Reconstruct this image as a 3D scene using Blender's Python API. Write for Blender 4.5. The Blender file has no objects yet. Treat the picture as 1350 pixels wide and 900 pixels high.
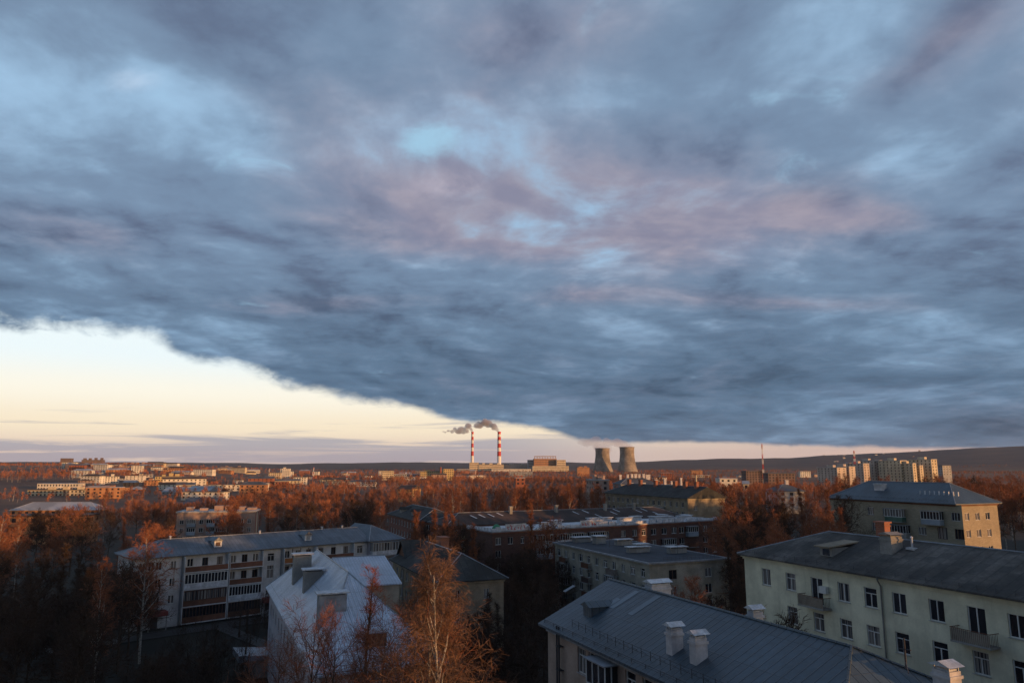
import bpy, bmesh, math, random
import numpy as np
from mathutils import Vector, Matrix
sc = bpy.context.scene
COL = sc.collection
R = math.radians
random.seed(7)

# ---------------------------------------------------------------- camera
HC = 30.0                                   # eye height above the lowest yards
TILT = math.atan(162 / 960)
cam = bpy.data.cameras.new('camera'); cam.lens = 36 * 960 / 1350; cam.sensor_width = 36
cam.clip_start = 0.2; cam.clip_end = 40000
co = bpy.data.objects.new('camera', cam); COL.objects.link(co)
co.location = (0, 0, HC); co.rotation_euler = (R(90) + TILT, 0, 0)
sc.camera = co
sc.view_settings.view_transform = 'Standard'; sc.view_settings.look = 'None'
sc.view_settings.gamma = 1; sc.view_settings.exposure = 0.07
sc.cycles.volume_max_steps = 128
sc.cycles.max_bounces = 6; sc.cycles.diffuse_bounces = 3; sc.cycles.glossy_bounces = 2; sc.cycles.transparent_max_bounces = 4
sc.cycles.volume_bounces = 1

# ---------------------------------------------------------------- sun
SUN_AZ, SUN_EL = 58.0, 3.2                  # degrees right of straight behind the camera; height
S = Vector((math.sin(R(SUN_AZ)) * math.cos(R(SUN_EL)), -math.cos(R(SUN_AZ)) * math.cos(R(SUN_EL)), math.sin(R(SUN_EL))))
sun = bpy.data.lights.new('sun', 'SUN'); sun.energy = 5.0; sun.angle = R(0.5); sun.color = (1.0, 0.50, 0.19)
so = bpy.data.objects.new('sun', sun); COL.objects.link(so); so.location = S * 300
so.rotation_euler = S.to_track_quat('Z', 'Y').to_euler()

# ---------------------------------------------------------------- node helpers
class NT:
    def __init__(s, nt): s.nt = nt; s.L = nt.links
    def n(s, t, **kw):
        x = s.nt.nodes.new(t)
        for k, v in kw.items(): setattr(x, k, v)
        return x
    def put(s, sock, v):
        if isinstance(v, bpy.types.NodeSocket): s.L.new(v, sock)
        elif v is not None:
            if hasattr(sock.default_value, '__len__') and not hasattr(v, '__len__'): v = (v,) * len(sock.default_value)
            if hasattr(sock.default_value, '__len__') and len(sock.default_value) == 4 and len(v) == 3: v = tuple(v) + (1,)
            sock.default_value = v
    def m(s, op, a, b=None, c=None, clamp=False):
        x = s.n('ShaderNodeMath', operation=op, use_clamp=clamp)
        s.put(x.inputs[0], a); s.put(x.inputs[1], b)
        if c is not None: s.put(x.inputs[2], c)
        return x.outputs[0]
    def vm(s, op, a, b=None, sc_=None):
        x = s.n('ShaderNodeVectorMath', operation=op); s.put(x.inputs[0], a)
        if b is not None: s.put(x.inputs[1], b)
        if sc_ is not None: s.put(x.inputs['Scale'], sc_)
        return x.outputs[0] if op not in ('LENGTH', 'DOT_PRODUCT') else x.outputs['Value']
    def xyz(s, x=0, y=0, z=0):
        c = s.n('ShaderNodeCombineXYZ')
        for i, v in enumerate((x, y, z)): s.put(c.inputs[i], v)
        return c.outputs[0]
    def sep(s, v):
        c = s.n('ShaderNodeSeparateXYZ'); s.put(c.inputs[0], v); return c.outputs
    def noise(s, vec, scale, detail=4, rough=.5, dist=0, col=False):
        x = s.n('ShaderNodeTexNoise'); s.put(x.inputs['Vector'], vec)
        x.inputs['Scale'].default_value = scale; x.inputs['Detail'].default_value = detail
        x.inputs['Roughness'].default_value = rough; x.inputs['Distortion'].default_value = dist
        return x.outputs['Color' if col else 'Fac']
    def ss(s, v, a, b, lo=0., hi=1.):
        x = s.n('ShaderNodeMapRange', interpolation_type='SMOOTHSTEP')
        s.put(x.inputs[0], v)
        for i, q in enumerate((a, b, lo, hi)): s.put(x.inputs[i + 1], q)
        return x.outputs[0]
    def mix(s, f, a, b, mode='MIX'):
        x = s.n('ShaderNodeMix', data_type='RGBA', blend_type=mode, clamp_factor=True)
        s.put(x.inputs[0], f); s.put(x.inputs[6], a); s.put(x.inputs[7], b)
        return x.outputs[2]

# ---------------------------------------------------------------- world: Nishita sky under a broken stratocumulus deck
def pix_dir(px, py):                        # heading tangent and elevation tangent of a sky point
    u = (px - 675) / 960; v = (450 - py) / 960
    c, s = math.cos(TILT), math.sin(TILT)
    x, y, z = u, c - v * s, s + v * c
    return x, y, z
w = bpy.data.worlds.new('World'); sc.world = w; w.use_nodes = True
nt = w.node_tree; nt.nodes.clear(); N = NT(nt)
out = N.n('ShaderNodeOutputWorld'); bg = N.n('ShaderNodeBackground'); bg.inputs['Strength'].default_value = 0.1
nt.links.new(bg.outputs[0], out.inputs[0])
sky = N.n('ShaderNodeTexSky', sky_type='NISHITA'); sky.sun_disc = False
sky.sun_elevation = R(SUN_EL); sky.sun_rotation = R(180 - SUN_AZ); sky.altitude = 150; sky.dust_density = 1.5
tc = N.n('ShaderNodeTexCoord')
d = N.vm('NORMALIZE', tc.outputs['Generated'])
dx, dy, dz = N.sep(d)
hor = N.m('SQRT', N.m('ADD', N.m('MULTIPLY', dx, dx), N.m('MULTIPLY', dy, dy)))
el = N.m('DIVIDE', dz, N.m('MAXIMUM', hor, .001))            # tan of elevation
dyc = N.m('MAXIMUM', dy, .15)
az = N.m('DIVIDE', dx, dyc)                                   # tan of heading ahead
CK = .15                                                       # the deck's curvature over the horizon
zc = N.m('ADD', N.m('MAXIMUM', dz, 0.0), CK)
P = N.xyz(N.m('DIVIDE', dx, zc), N.m('DIVIDE', dy, zc), 0)    # point on the cloud deck
warp = N.vm('SCALE', N.vm('SUBTRACT', N.noise(P, .55, 3, .55, col=True), (.5, .5, .5)), sc_=1.3)
Pw = N.vm('ADD', P, warp)
n1 = N.noise(Pw, .8, 7, .54)          # big masses
n2 = N.noise(N.vm('ADD', Pw, (7.3, 2.1, 0)), 1.9, 6, .55)   # mid clumps
n3 = N.noise(N.vm('ADD', P, (1.3, 9.1, 3)), 5.0, 8, .62, .4)      # wisps
n4 = N.noise(N.vm('ADD', P, (4.3, 1.1, 5)), .45, 4, .5)      # warm tint
def P_of(px, py):
    x, y, z = pix_dir(px, py); l = math.sqrt(x * x + y * y + z * z); x, y, z = x / l, y / l, z / l
    return x / (z + CK), y / (z + CK)
def blob(px, py, rx, ry, amp, src=None, rot=0):
    cx, cy = P_of(px, py)
    q = N.vm('SUBTRACT', src or Pw, (cx, cy, 0))
    if rot:
        r = N.n('ShaderNodeVectorRotate', rotation_type='Z_AXIS'); N.put(r.inputs['Vector'], q); r.inputs['Angle'].default_value = R(rot); q = r.outputs[0]
    q = N.vm('MULTIPLY', q, (1 / rx, 1 / ry, 0))
    f = N.ss(N.vm('LENGTH', q), 0, 1, 1, 0)
    return N.m('MULTIPLY', f, amp)
def add(*a):
    r = a[0]
    for b in a[1:]: r = N.m('ADD', r, b)
    return r
#CLOUDPARAMS
Pl = N.vm('ADD', P, N.vm('SCALE', warp, sc_=.45))
def sp(px, py, wx, wy, amp, src=None, rot=0):          # a soft patch of the deck, half-widths given as seen
    a, b = P_of(px - wx, py), P_of(px + wx, py); e, f = P_of(px, py + wy), P_of(px, py - wy)
    return blob(px, py, abs(b[0] - a[0]) / 2, max(abs(e[1] - f[1]) / 2, .05), amp, src or Pl, rot)
def lin(r, g, b): return tuple(((v / 255 + .055) / 1.055) ** 2.4 if v > 10 else v / 255 / 12.92 for v in (r, g, b))
def sk(r, g, b, k=10.0): return tuple(k * v for v in lin(r, g, b))
# lumps of the deck: relief from a shifted copy of the same field
f1 = N.noise(Pl, 2.3, 7, .56); f2 = N.noise(N.vm('ADD', Pl, (.09, -.05, 0)), 2.3, 7, .56)
g1 = N.noise(N.vm('ADD', Pl, (5, 5, 2)), 5.5, 5, .6); g2 = N.noise(N.vm('ADD', Pl, (5.04, 4.975, 2)), 5.5, 5, .6)
relief = N.m('ADD', N.m('MULTIPLY', N.m('SUBTRACT', f1, f2), 3.0), N.m('MULTIPLY', N.m('SUBTRACT', g1, g2), 1.0))
near_ = N.ss(el, .10, .5)                                    # overhead the deck looks smoother
relief = N.m('MULTIPLY', relief, N.m('SUBTRACT', N.ss(el, .02, .26, .45, 1.2), N.m('MULTIPLY', near_, .45)))
thin = add(N.m('MULTIPLY', N.m('SUBTRACT', n1, .5), 3.9), N.m('MULTIPLY', N.m('SUBTRACT', n2, .5), 2.4), N.m('MULTIPLY', N.m('SUBTRACT', n3, .5), N.ss(el, .05, .3, .2, .9)),
           sp(600, 175, 230, 85, .75), sp(150, 95, 160, 100, .75), sp(1110, 50, 170, 90, .6), sp(1160, 95, 70, 30, .2), sp(790, 120, 200, 60, .45), sp(260, 170, 170, 90, .3),
           sp(1230, 210, 130, 90, .6), sp(805, 340, 90, 40, .7), sp(100, 350, 150, 40, .45), sp(1050, 340, 220, 45, .45), sp(840, 440, 150, 30, .4), sp(0, 120, 140, 160, .5), sp(420, 60, 90, 60, .2),
           sp(330, 110, 110, 170, -.6), sp(1215, 70, 60, 120, -.7), sp(980, 175, 210, 75, -.5), sp(430, 290, 220, 70, -.45), sp(500, 470, 360, 60, -.5), sp(640, 130, 60, 30, -.35),
           sp(900, 500, 460, 50, -.4), sp(1100, 240, 120, 40, -.4), sp(300, 390, 260, 60, -.4), sp(700, 30, 200, 70, -.15), relief, .24)
pink = add(N.m('MULTIPLY', N.m('SUBTRACT', n4, .5), 1.6), N.m('MULTIPLY', N.m('SUBTRACT', n2, .5), 1.1), N.m('MULTIPLY', relief, .5), sp(620, 262, 460, 140, 1.2), sp(880, 300, 460, 110, 1.1), sp(1130, 280, 240, 40, .75),
           sp(110, 300, 220, 90, .8), sp(700, 50, 240, 120, .55), sp(1000, 398, 320, 26, .8), sp(420, 400, 300, 24, .55), sp(780, 395, 120, 26, .6), sp(1240, 60, 110, 130, .5), -.05)
low = N.ss(el, .32, .08)                                    # towards the horizon the deck turns darker slate
c_thick = N.mix(low, sk(94, 108, 134), sk(62, 84, 107))
c_mid = N.mix(low, sk(118, 141, 168), sk(88, 114, 140))
c_thin = N.mix(low, sk(156, 190, 220), sk(128, 158, 188))
cl = N.mix(N.ss(thin, -1.0, .15), c_thick, c_mid)
cl = N.mix(N.ss(thin, .0, 1.5), cl, c_thin)
pk = N.m('MULTIPLY', N.ss(pink, -.15, 1.1), N.ss(thin, 1.5, .3))
cl = N.mix(N.m('MULTIPLY', pk, .72), cl, N.mix(N.ss(relief, -.4, .5), N.mix(low, sk(140, 134, 154), sk(108, 111, 131)), N.mix(low, sk(172, 158, 168), sk(142, 133, 147))))
gap_s = add(sp(562, 192, 70, 36, .85), sp(560, 165, 150, 55, .3), sp(745, 125, 130, 40, .35), sp(802, 338, 34, 16, .45), N.m('MULTIPLY', N.m('SUBTRACT', n3, .5), 2.4), N.m('MULTIPLY', N.m('SUBTRACT', f1, .5), 1.6))
gap = N.m('MULTIPLY', N.ss(gap_s, .35, 1.25), .8)
rim = N.m('MULTIPLY', sp(590, 235, 90, 20, 1.0), N.ss(f1, .45, .62))
rim2 = N.m('MULTIPLY', add(sp(145, 97, 60, 18, 1.0), sp(812, 346, 34, 14, .5)), N.ss(n3, .42, .66))
cl = N.mix(gap, cl, sk(160, 204, 230))
cl = N.mix(N.m('MULTIPLY', rim, .6), cl, sk(200, 188, 200))
cl = N.mix(N.m('MULTIPLY', rim2, .5), cl, sk(196, 214, 236))
# layered bars of the deck near the horizon
st = N.noise(N.xyz(N.m('MULTIPLY', az, 5.0), N.m('MULTIPLY', el, 38), 0), 1.0, 7, .6, .3)
cl = N.mix(N.m('MULTIPLY', N.m('MULTIPLY', low, N.ss(st, .5, .74)), .35), cl, sk(118, 138, 162))
cl = N.mix(N.m('MULTIPLY', N.m('MULTIPLY', low, N.ss(st, .50, .30)), .35), cl, sk(58, 74, 98))
# clear band under the deck: its upper edge follows the cloud's lower edge
fc = N.n('ShaderNodeFloatCurve'); cv = fc.mapping.curves[0]
pts = [(-60, 405), (75, 430), (150, 435), (205, 450), (245, 468), (330, 490), (400, 511), (480, 527), (560, 543), (600, 555), (680, 560), (738, 568), (765, 578), (840, 582), (965, 583), (1060, 587), (1400, 591)]
vals = []
for px, py in pts:
    x, y, z = pix_dir(px, py); vals.append((x / y, z / math.hypot(x, y)))
while len(cv.points) < len(vals): cv.points.new(.5, .5)
for p_, (a_, e_) in zip(cv.points, vals): p_.location = ((a_ + 1) / 2, e_ / .3); p_.handle_type = 'AUTO'
fc.mapping.use_clip = False; fc.mapping.update()
N.put(fc.inputs['Value'], N.m('MULTIPLY_ADD', az, .5, .5, clamp=True)); fc.inputs['Factor'].default_value = 1
edge = N.m('MULTIPLY', fc.outputs[0], .3)
en = N.noise(N.xyz(N.m('MULTIPLY', az, 17), N.m('MULTIPLY', el, 34), 0), 1.0, 9, .60, .2)
en2 = N.noise(N.xyz(N.m('MULTIPLY', az, 5), N.m('MULTIPLY', el, 14), 4), 1.0, 3, .5)
wob = N.m('MULTIPLY', add(N.m('MULTIPLY', N.m('SUBTRACT', en, .5), .40), N.m('MULTIPLY', N.m('SUBTRACT', en2, .5), .35)), add(N.m('MULTIPLY', edge, .75), .007))
frag = N.noise(N.xyz(N.m('MULTIPLY', az, 20), N.m('MULTIPLY', el, 60), 7), 1.0, 7, .62, .4)
gapd = N.m('SUBTRACT', N.m('SUBTRACT', N.m('ADD', edge, wob), el), N.m('MULTIPLY', N.ss(frag, .54, .90), N.m('MULTIPLY', edge, .12)))            # > 0 : below the deck
soft = add(N.m('MULTIPLY', edge, .065), .0014)
clear = N.ss(N.m('DIVIDE', gapd, soft), -1.2, 1.1)
band = N.mix(N.ss(el, .010, .050), sk(228, 204, 188), sk(249, 233, 206))
band = N.mix(N.ss(el, .045, .095), band, sk(252, 247, 232))
band = N.mix(N.ss(el, .085, .14), band, sk(236, 248, 252))
band = N.mix(N.ss(az, .05, .6, 0, .7), band, sk(214, 176, 162))
band = N.mix(.05, band, N.mix(1.0, sky.outputs[0], (3.0, 3.0, 3.0), 'MULTIPLY'))
# thin lilac bars low over the land
sb = N.noise(N.xyz(N.m('MULTIPLY', az, 2.6), N.m('MULTIPLY', el, 75), 9), 1.0, 7, .62, .6)
lilac = N.m('ADD', N.ss(el, .046, .020, 0, .66), N.m('MULTIPLY', N.m('SUBTRACT', sb, .5), 2.9))
lilac = N.m('MULTIPLY', N.ss(lilac, .12, .62), N.ss(el, .075, .050))
lilac = N.m('MULTIPLY', lilac, N.ss(az, .22, -.06, .28, 1))
band = N.mix(N.m('MULTIPLY', lilac, .82), band, N.mix(N.ss(el, .0, .03), sk(158, 152, 166), sk(162, 162, 174)))
wisp = N.m('MULTIPLY', N.ss(N.noise(N.xyz(N.m('MULTIPLY', az, 7), N.m('MULTIPLY', el, 110), 2), 1, 5, .6), .66, .78), N.ss(el, .12, .09))
band = N.mix(N.m('MULTIPLY', wisp, .5), band, sk(186, 176, 178))
full = N.mix(clear, cl, band)
# unseen sunset side behind the camera: Nishita sky brightened as added fill
back = N.ss(dy, .0, -.45)
full = N.mix(N.m('MULTIPLY', back, .8), full, N.mix(1.0, sky.outputs[0], (1.7, 2.1, 3.0), 'MULTIPLY'))
nt.links.new(full, bg.inputs['Color'])
w.cycles.sampling_method = 'MANUAL'; w.cycles.sample_map_resolution = 256

# ---------------------------------------------------------------- frames of reference
c_, s_ = math.cos(TILT), math.sin(TILT)
def at(px, py, z):                                     # the place at height z seen at (px, py) of the photograph
    x, y, dz_ = pix_dir(px, py); k = (z - HC) / dz_
    return x * k, y * k
def atY(px, D):                                        # the place D metres ahead along the heading of px
    u = (px - 675) / 960; v = -162 / 960
    return u / (c_ - v * s_) * D, D
GA = R(23); Ad = (-math.sin(GA), math.cos(GA)); Bd = (Ad[1], -Ad[0])   # the street grid
def G(n, a): return n * Bd[0] + a * Ad[0], n * Bd[1] + a * Ad[1]
def NA(x, y): return x * Bd[0] + y * Bd[1], x * Ad[0] + y * Ad[1]
def sst(v, a, b):
    t = min(1, max(0, (v - a) / (b - a))); return t * t * (3 - 2 * t)
def hash2(ix, iy): 
    return (math.sin(ix * 127.1 + iy * 311.7) * 43758.5453) % 1.0
def vnoise(x, y):
    ix, iy = math.floor(x), math.floor(y); fx, fy = x - ix, y - iy
    fx = fx * fx * (3 - 2 * fx); fy = fy * fy * (3 - 2 * fy)
    a, b, c, d_ = hash2(ix, iy), hash2(ix + 1, iy), hash2(ix, iy + 1), hash2(ix + 1, iy + 1)
    return a + (b - a) * fx + (c - a) * fy + (a - b - c + d_) * fx * fy
def ground(x, y):
    r = math.hypot(x, y)
    z = 8.5 * sst(x + .25 * (60 - y if y < 60 else 0), 8, 95) * (1 - sst(r, 420, 900))
    t = x / max(y, 1.0) if y > 0 else (-9 if x < 0 else 9)
    if r > 600:
        z += 24 * sst(-t, .28, .52) * sst(r, 850, 2500) * (1 - .5 * sst(r, 3000, 7000))
        z += (vnoise(x / 700, y / 700) - .5) * 10 * sst(r, 700, 1600) * sst(abs(t), .15, .3)
    if r > 2600:                                       # the far ridge, higher to the right
        tt = max(-1.2, min(1.2, t))
        prof = 34 + 10 * sst(tt, -.5, -.2) + 34 * sst(tt, .1, .33) + 58 * sst(tt, .30, .62) + 62 * sst(tt, .5, .95)
        prof += 14 * (vnoise(tt * 7 + 3, 1.5) - .5) + 8 * (vnoise(tt * 19, 7.5) - .5)
        z += prof * sst(r, 3000, 7000) + (vnoise(x / 160, y / 160) - .5) * 9 * sst(r, 4000, 6500)
    return z

# ---------------------------------------------------------------- materials
MATS = {}
def mat(name, col, rough=.85, var=.25, vs=.35, fine=.15, fs=6, spec=.3, metal=0, streak=0, bump=.15, rand=.0, extra=None):
    if name in MATS: return MATS[name]
    m = bpy.data.materials.new(name); m.use_nodes = True; T = NT(m.node_tree)
    b = m.node_tree.nodes['Principled BSDF']; b.inputs['Roughness'].default_value = rough
    b.inputs['Specular IOR Level'].default_value = spec; b.inputs['Metallic'].default_value = metal
    o = T.n('ShaderNodeTexCoord').outputs['Object']; col = tuple(col)[:3] + (1,)
    c = T.mix(T.ss(T.noise(o, vs, 4, .6), .35, .7), tuple(v * (1 - var) for v in col[:3]), tuple(min(1, v * (1 + var * .5)) for v in col[:3]))
    f = T.noise(o, fs, 4, .65)
    c = T.mix(T.ss(f, .3, .75, fine, 0), c, (.02, .018, .015))
    if streak:
        x, y, z = T.sep(o)
        st = T.noise(T.xyz(T.m('MULTIPLY', x, 1.6), T.m('MULTIPLY', y, 1.6), T.m('MULTIPLY', z, .12)), 1.0, 5, .6)
        c = T.mix(T.ss(st, .52, .78, 0, streak), c, tuple(v * .35 for v in col[:3]))
    if rand:
        oi = T.n('ShaderNodeObjectInfo').outputs['Random']
        c = T.mix(T.m('MULTIPLY', oi, rand), c, tuple(v * .4 for v in col[:3]))
    if extra: c = extra(T, b, o, c)
    T.put(b.inputs['Base Color'], c)
    if bump and not b.inputs['Normal'].is_linked:
        bp = T.n('ShaderNodeBump'); bp.inputs['Strength'].default_value = bump; bp.inputs['Distance'].default_value = .05
        T.put(bp.inputs['Height'], f); T.put(b.inputs['Normal'], bp.outputs[0])
    MATS[name] = m; return m
def seams(pitch=.6, sheet=2.2, deep=.55, tone=.28, bstr=.6, corr=False):
    def f(T, b, o, c):                                  # standing seams run down the slope whichever way it faces
        nx, ny, nz = T.sep(T.n('ShaderNodeTexCoord').outputs['Normal'])
        x, y, z = T.sep(o)
        sw = T.m('GREATER_THAN', T.m('ABSOLUTE', nx), T.m('ABSOLUTE', ny))
        u = T.m('ADD', T.m('MULTIPLY', x, T.m('SUBTRACT', 1, sw)), T.m('MULTIPLY', y, sw))
        v = T.m('ADD', T.m('MULTIPLY', y, T.m('SUBTRACT', 1, sw)), T.m('MULTIPLY', x, sw))
        q = T.m('DIVIDE', u, pitch); fr = T.m('FRACT', q)
        line = T.ss(T.m('ABSOLUTE', T.m('SUBTRACT', fr, .5)), .40, .5)
        r = T.m('DIVIDE', v, sheet); jr = T.ss(T.m('ABSOLUTE', T.m('SUBTRACT', T.m('FRACT', r), .5)), .485, .5)
        wn = T.n('ShaderNodeTexWhiteNoise'); T.put(wn.inputs['Vector'], T.xyz(T.m('FLOOR', q), T.m('FLOOR', r), 3))
        c = T.mix(T.m('MULTIPLY', wn.outputs[0], tone), c, (.02, .025, .03))
        c = T.mix(T.m('MULTIPLY', T.m('MAXIMUM', line, jr), deep), c, (.015, .017, .02))
        bp = T.n('ShaderNodeBump'); bp.inputs['Strength'].default_value = bstr; bp.inputs['Distance'].default_value = .06
        h = T.m('ADD', T.m('MAXIMUM', line, T.m('MULTIPLY', jr, .4)), T.m('MULTIPLY', T.noise(o, 1.3, 3), .8))
        if corr: h = T.m('ADD', h, T.m('SINE', T.m('MULTIPLY', u, 30)))
        T.put(bp.inputs['Height'], h); T.put(b.inputs['Normal'], bp.outputs[0])
        return c
    return f
def brick(c1, c2, mortar):
    def f(T, b, o, c):
        x, y, z = T.sep(o)
        br = T.n('ShaderNodeTexBrick'); T.put(br.inputs['Vector'], T.xyz(T.m('ADD', x, y), z, 0))
        for k, v in (('Color1', c1), ('Color2', c2), ('Mortar', mortar)): br.inputs[k].default_value = tuple(v) + (1,)
        br.inputs['Scale'].default_value = 1; br.inputs['Brick Width'].default_value = .52; br.inputs['Row Height'].default_value = .2; br.inputs['Mortar Size'].default_value = .018
        return T.mix(.62, c, br.outputs[0])
    return f
def glassrand(T, b, o, c):
    oi = T.n('ShaderNodeObjectInfo').outputs['Random']
    x, y, z = T.sep(o)
    cur = T.m('MULTIPLY', T.m('GREATER_THAN', oi, .45), T.ss(T.noise(T.xyz(T.m('MULTIPLY', x, 7), 0, T.m('MULTIPLY', oi, 40)), 1, 2), .42, .58))
    return T.mix(T.m('MULTIPLY', cur, .8), T.mix(oi, (.012, .013, .018), (.03, .032, .04)), (.30, .27, .25))
glass = mat('window_glass', (.02, .022, .03), .08, var=.1, fine=0, spec=.6, bump=.03, extra=glassrand)
def L(*a): return lin(*a)
M = dict(
 yellow=mat('pale_green_yellow_plaster', (.63, .595, .455), streak=.4, var=.22, vs=.35, fine=.10),
 white=mat('dirty_white_plaster', (.52, .51, .52), streak=.35, var=.25, fine=.2),
 beige=mat('beige_plaster', (.33, .30, .25), streak=.4, var=.3, fine=.2),
 tan=mat('tan_plaster', (.27, .22, .16), streak=.45, var=.3, fine=.25),
 ochre=mat('ochre_brick', (.33, .29, .22), streak=.5, var=.35, fine=.3, extra=brick((.34, .29, .21), (.25, .21, .15), (.2, .17, .13))),
 pinkp=mat('pinkish_plaster', (.40, .30, .25), streak=.3, var=.25, fine=.2),
 redbrick=mat('red_brick', (.17, .06, .045), streak=.3, var=.3, fine=.2, extra=brick((.20, .07, .05), (.13, .05, .04), (.2, .16, .14))),
 dkbrick=mat('dark_brown_brick', (.10, .045, .035), streak=.4, var=.35, fine=.3, extra=brick((.12, .055, .042), (.08, .035, .03), (.12, .10, .09))),
 lilac=mat('pale_lilac_plaster', (.42, .39, .43), streak=.35, var=.2, fine=.2),
 roofblue=mat('blue_grey_metal_roof', (.050, .080, .112), .45, var=.3, vs=.18, spec=.5, fine=.3, fs=2.5, streak=.35, extra=seams(.62, 2.6, .5, .34)),
 roofgrey=mat('worn_grey_blue_metal_roof', (.125, .15, .19), .5, var=.3, vs=.2, spec=.4, fine=.25, streak=.3, extra=seams(.75, 2.0, .6, .35)),
 roofdark=mat('dark_slate_roof', (.055, .055, .055), .9, var=.45, vs=.35, fine=.35, streak=.3, extra=seams(1.1, 1.4, .35, .4, .5)),
 roofworn=mat('weathered_brown_grey_roof', (.155, .14, .13), .95, var=.5, vs=.22, fine=.4, fs=2.5, streak=.5, extra=seams(1.0, 1.0, .3, .45, .5)),
 roofred=mat('rusty_brown_roof', (.075, .048, .042), .85, var=.4, vs=.2, fine=.3, streak=.35, extra=seams(1.1, 1.8, .4, .4, .5)),
 roofwhite=mat('frosted_pale_metal_roof', (.50, .56, .68), .45, var=.18, vs=.3, fine=.15, spec=.5, streak=.12, extra=seams(.45, 3, .5, .12, .7, True)),
 membrane=mat('dark_roof_felt', (.030, .038, .055), .8, var=.4, vs=.3, fine=.2),
 frost=mat('frosty_light_sheet_metal', (.55, .57, .62), .5, var=.3, vs=1.2, fine=.3),
 zinc=mat('zinc_sheet', (.24, .26, .30), .45, var=.3, vs=.8, fine=.2, spec=.5),
 frame=mat('white_window_paint', (.62, .62, .62), .5, var=.1, fine=.08, rand=.35, bump=0),
 brownframe=mat('brown_window_paint', (.10, .05, .035), .6, rand=.3, bump=0),
 sill=mat('grey_sill_metal', (.35, .36, .38), .5, bump=0),
 conc=mat('grey_concrete', (.27, .26, .25), .9, var=.3, streak=.35, fine=.2),
 chim=mat('whitewashed_chimney', (.52, .50, .52), .9, var=.25, vs=.9, streak=.3, fine=.15, extra=None),
 redchim=mat('red_brick_chimney', (.28, .10, .06), .9, extra=brick((.3, .1, .06), (.2, .08, .05), (.25, .2, .18))),
 steel=mat('dark_steel', (.05, .05, .06), .6, bump=0),
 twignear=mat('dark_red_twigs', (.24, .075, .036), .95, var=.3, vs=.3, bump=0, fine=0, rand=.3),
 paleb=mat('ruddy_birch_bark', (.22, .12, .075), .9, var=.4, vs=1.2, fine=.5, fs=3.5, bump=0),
 rust=mat('rust_brown_paint', (.16, .07, .045), .8, var=.35, fine=.2),
 orange=mat('orange_panel_paint', (.36, .14, .05), .8, var=.3),
 greenp=mat('dull_green_paint', (.07, .13, .10), .7, var=.2),
 bluep=mat('pale_blue_paint', (.28, .32, .38), .7, var=.2, rand=.5),
 birch=mat('birch_bark', (.50, .46, .42), .9, var=.3, vs=1.2, fine=.6, fs=3.5, bump=0),
 bark=mat('grey_brown_bark', (.085, .06, .045), .95, var=.4, vs=1.0, bump=0),
 twig=mat('red_brown_twigs', (.28, .105, .055), .95, var=.3, vs=.3, bump=0, fine=0, rand=.45),
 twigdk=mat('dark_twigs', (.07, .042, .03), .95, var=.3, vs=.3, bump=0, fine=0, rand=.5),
 red=mat('red_chimney_paint', (.50, .045, .035), .7, var=.15, vs=.05, bump=0),
 wht=mat('white_chimney_paint', (.72, .70, .68), .7, var=.1, vs=.05, bump=0),
)

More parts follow.
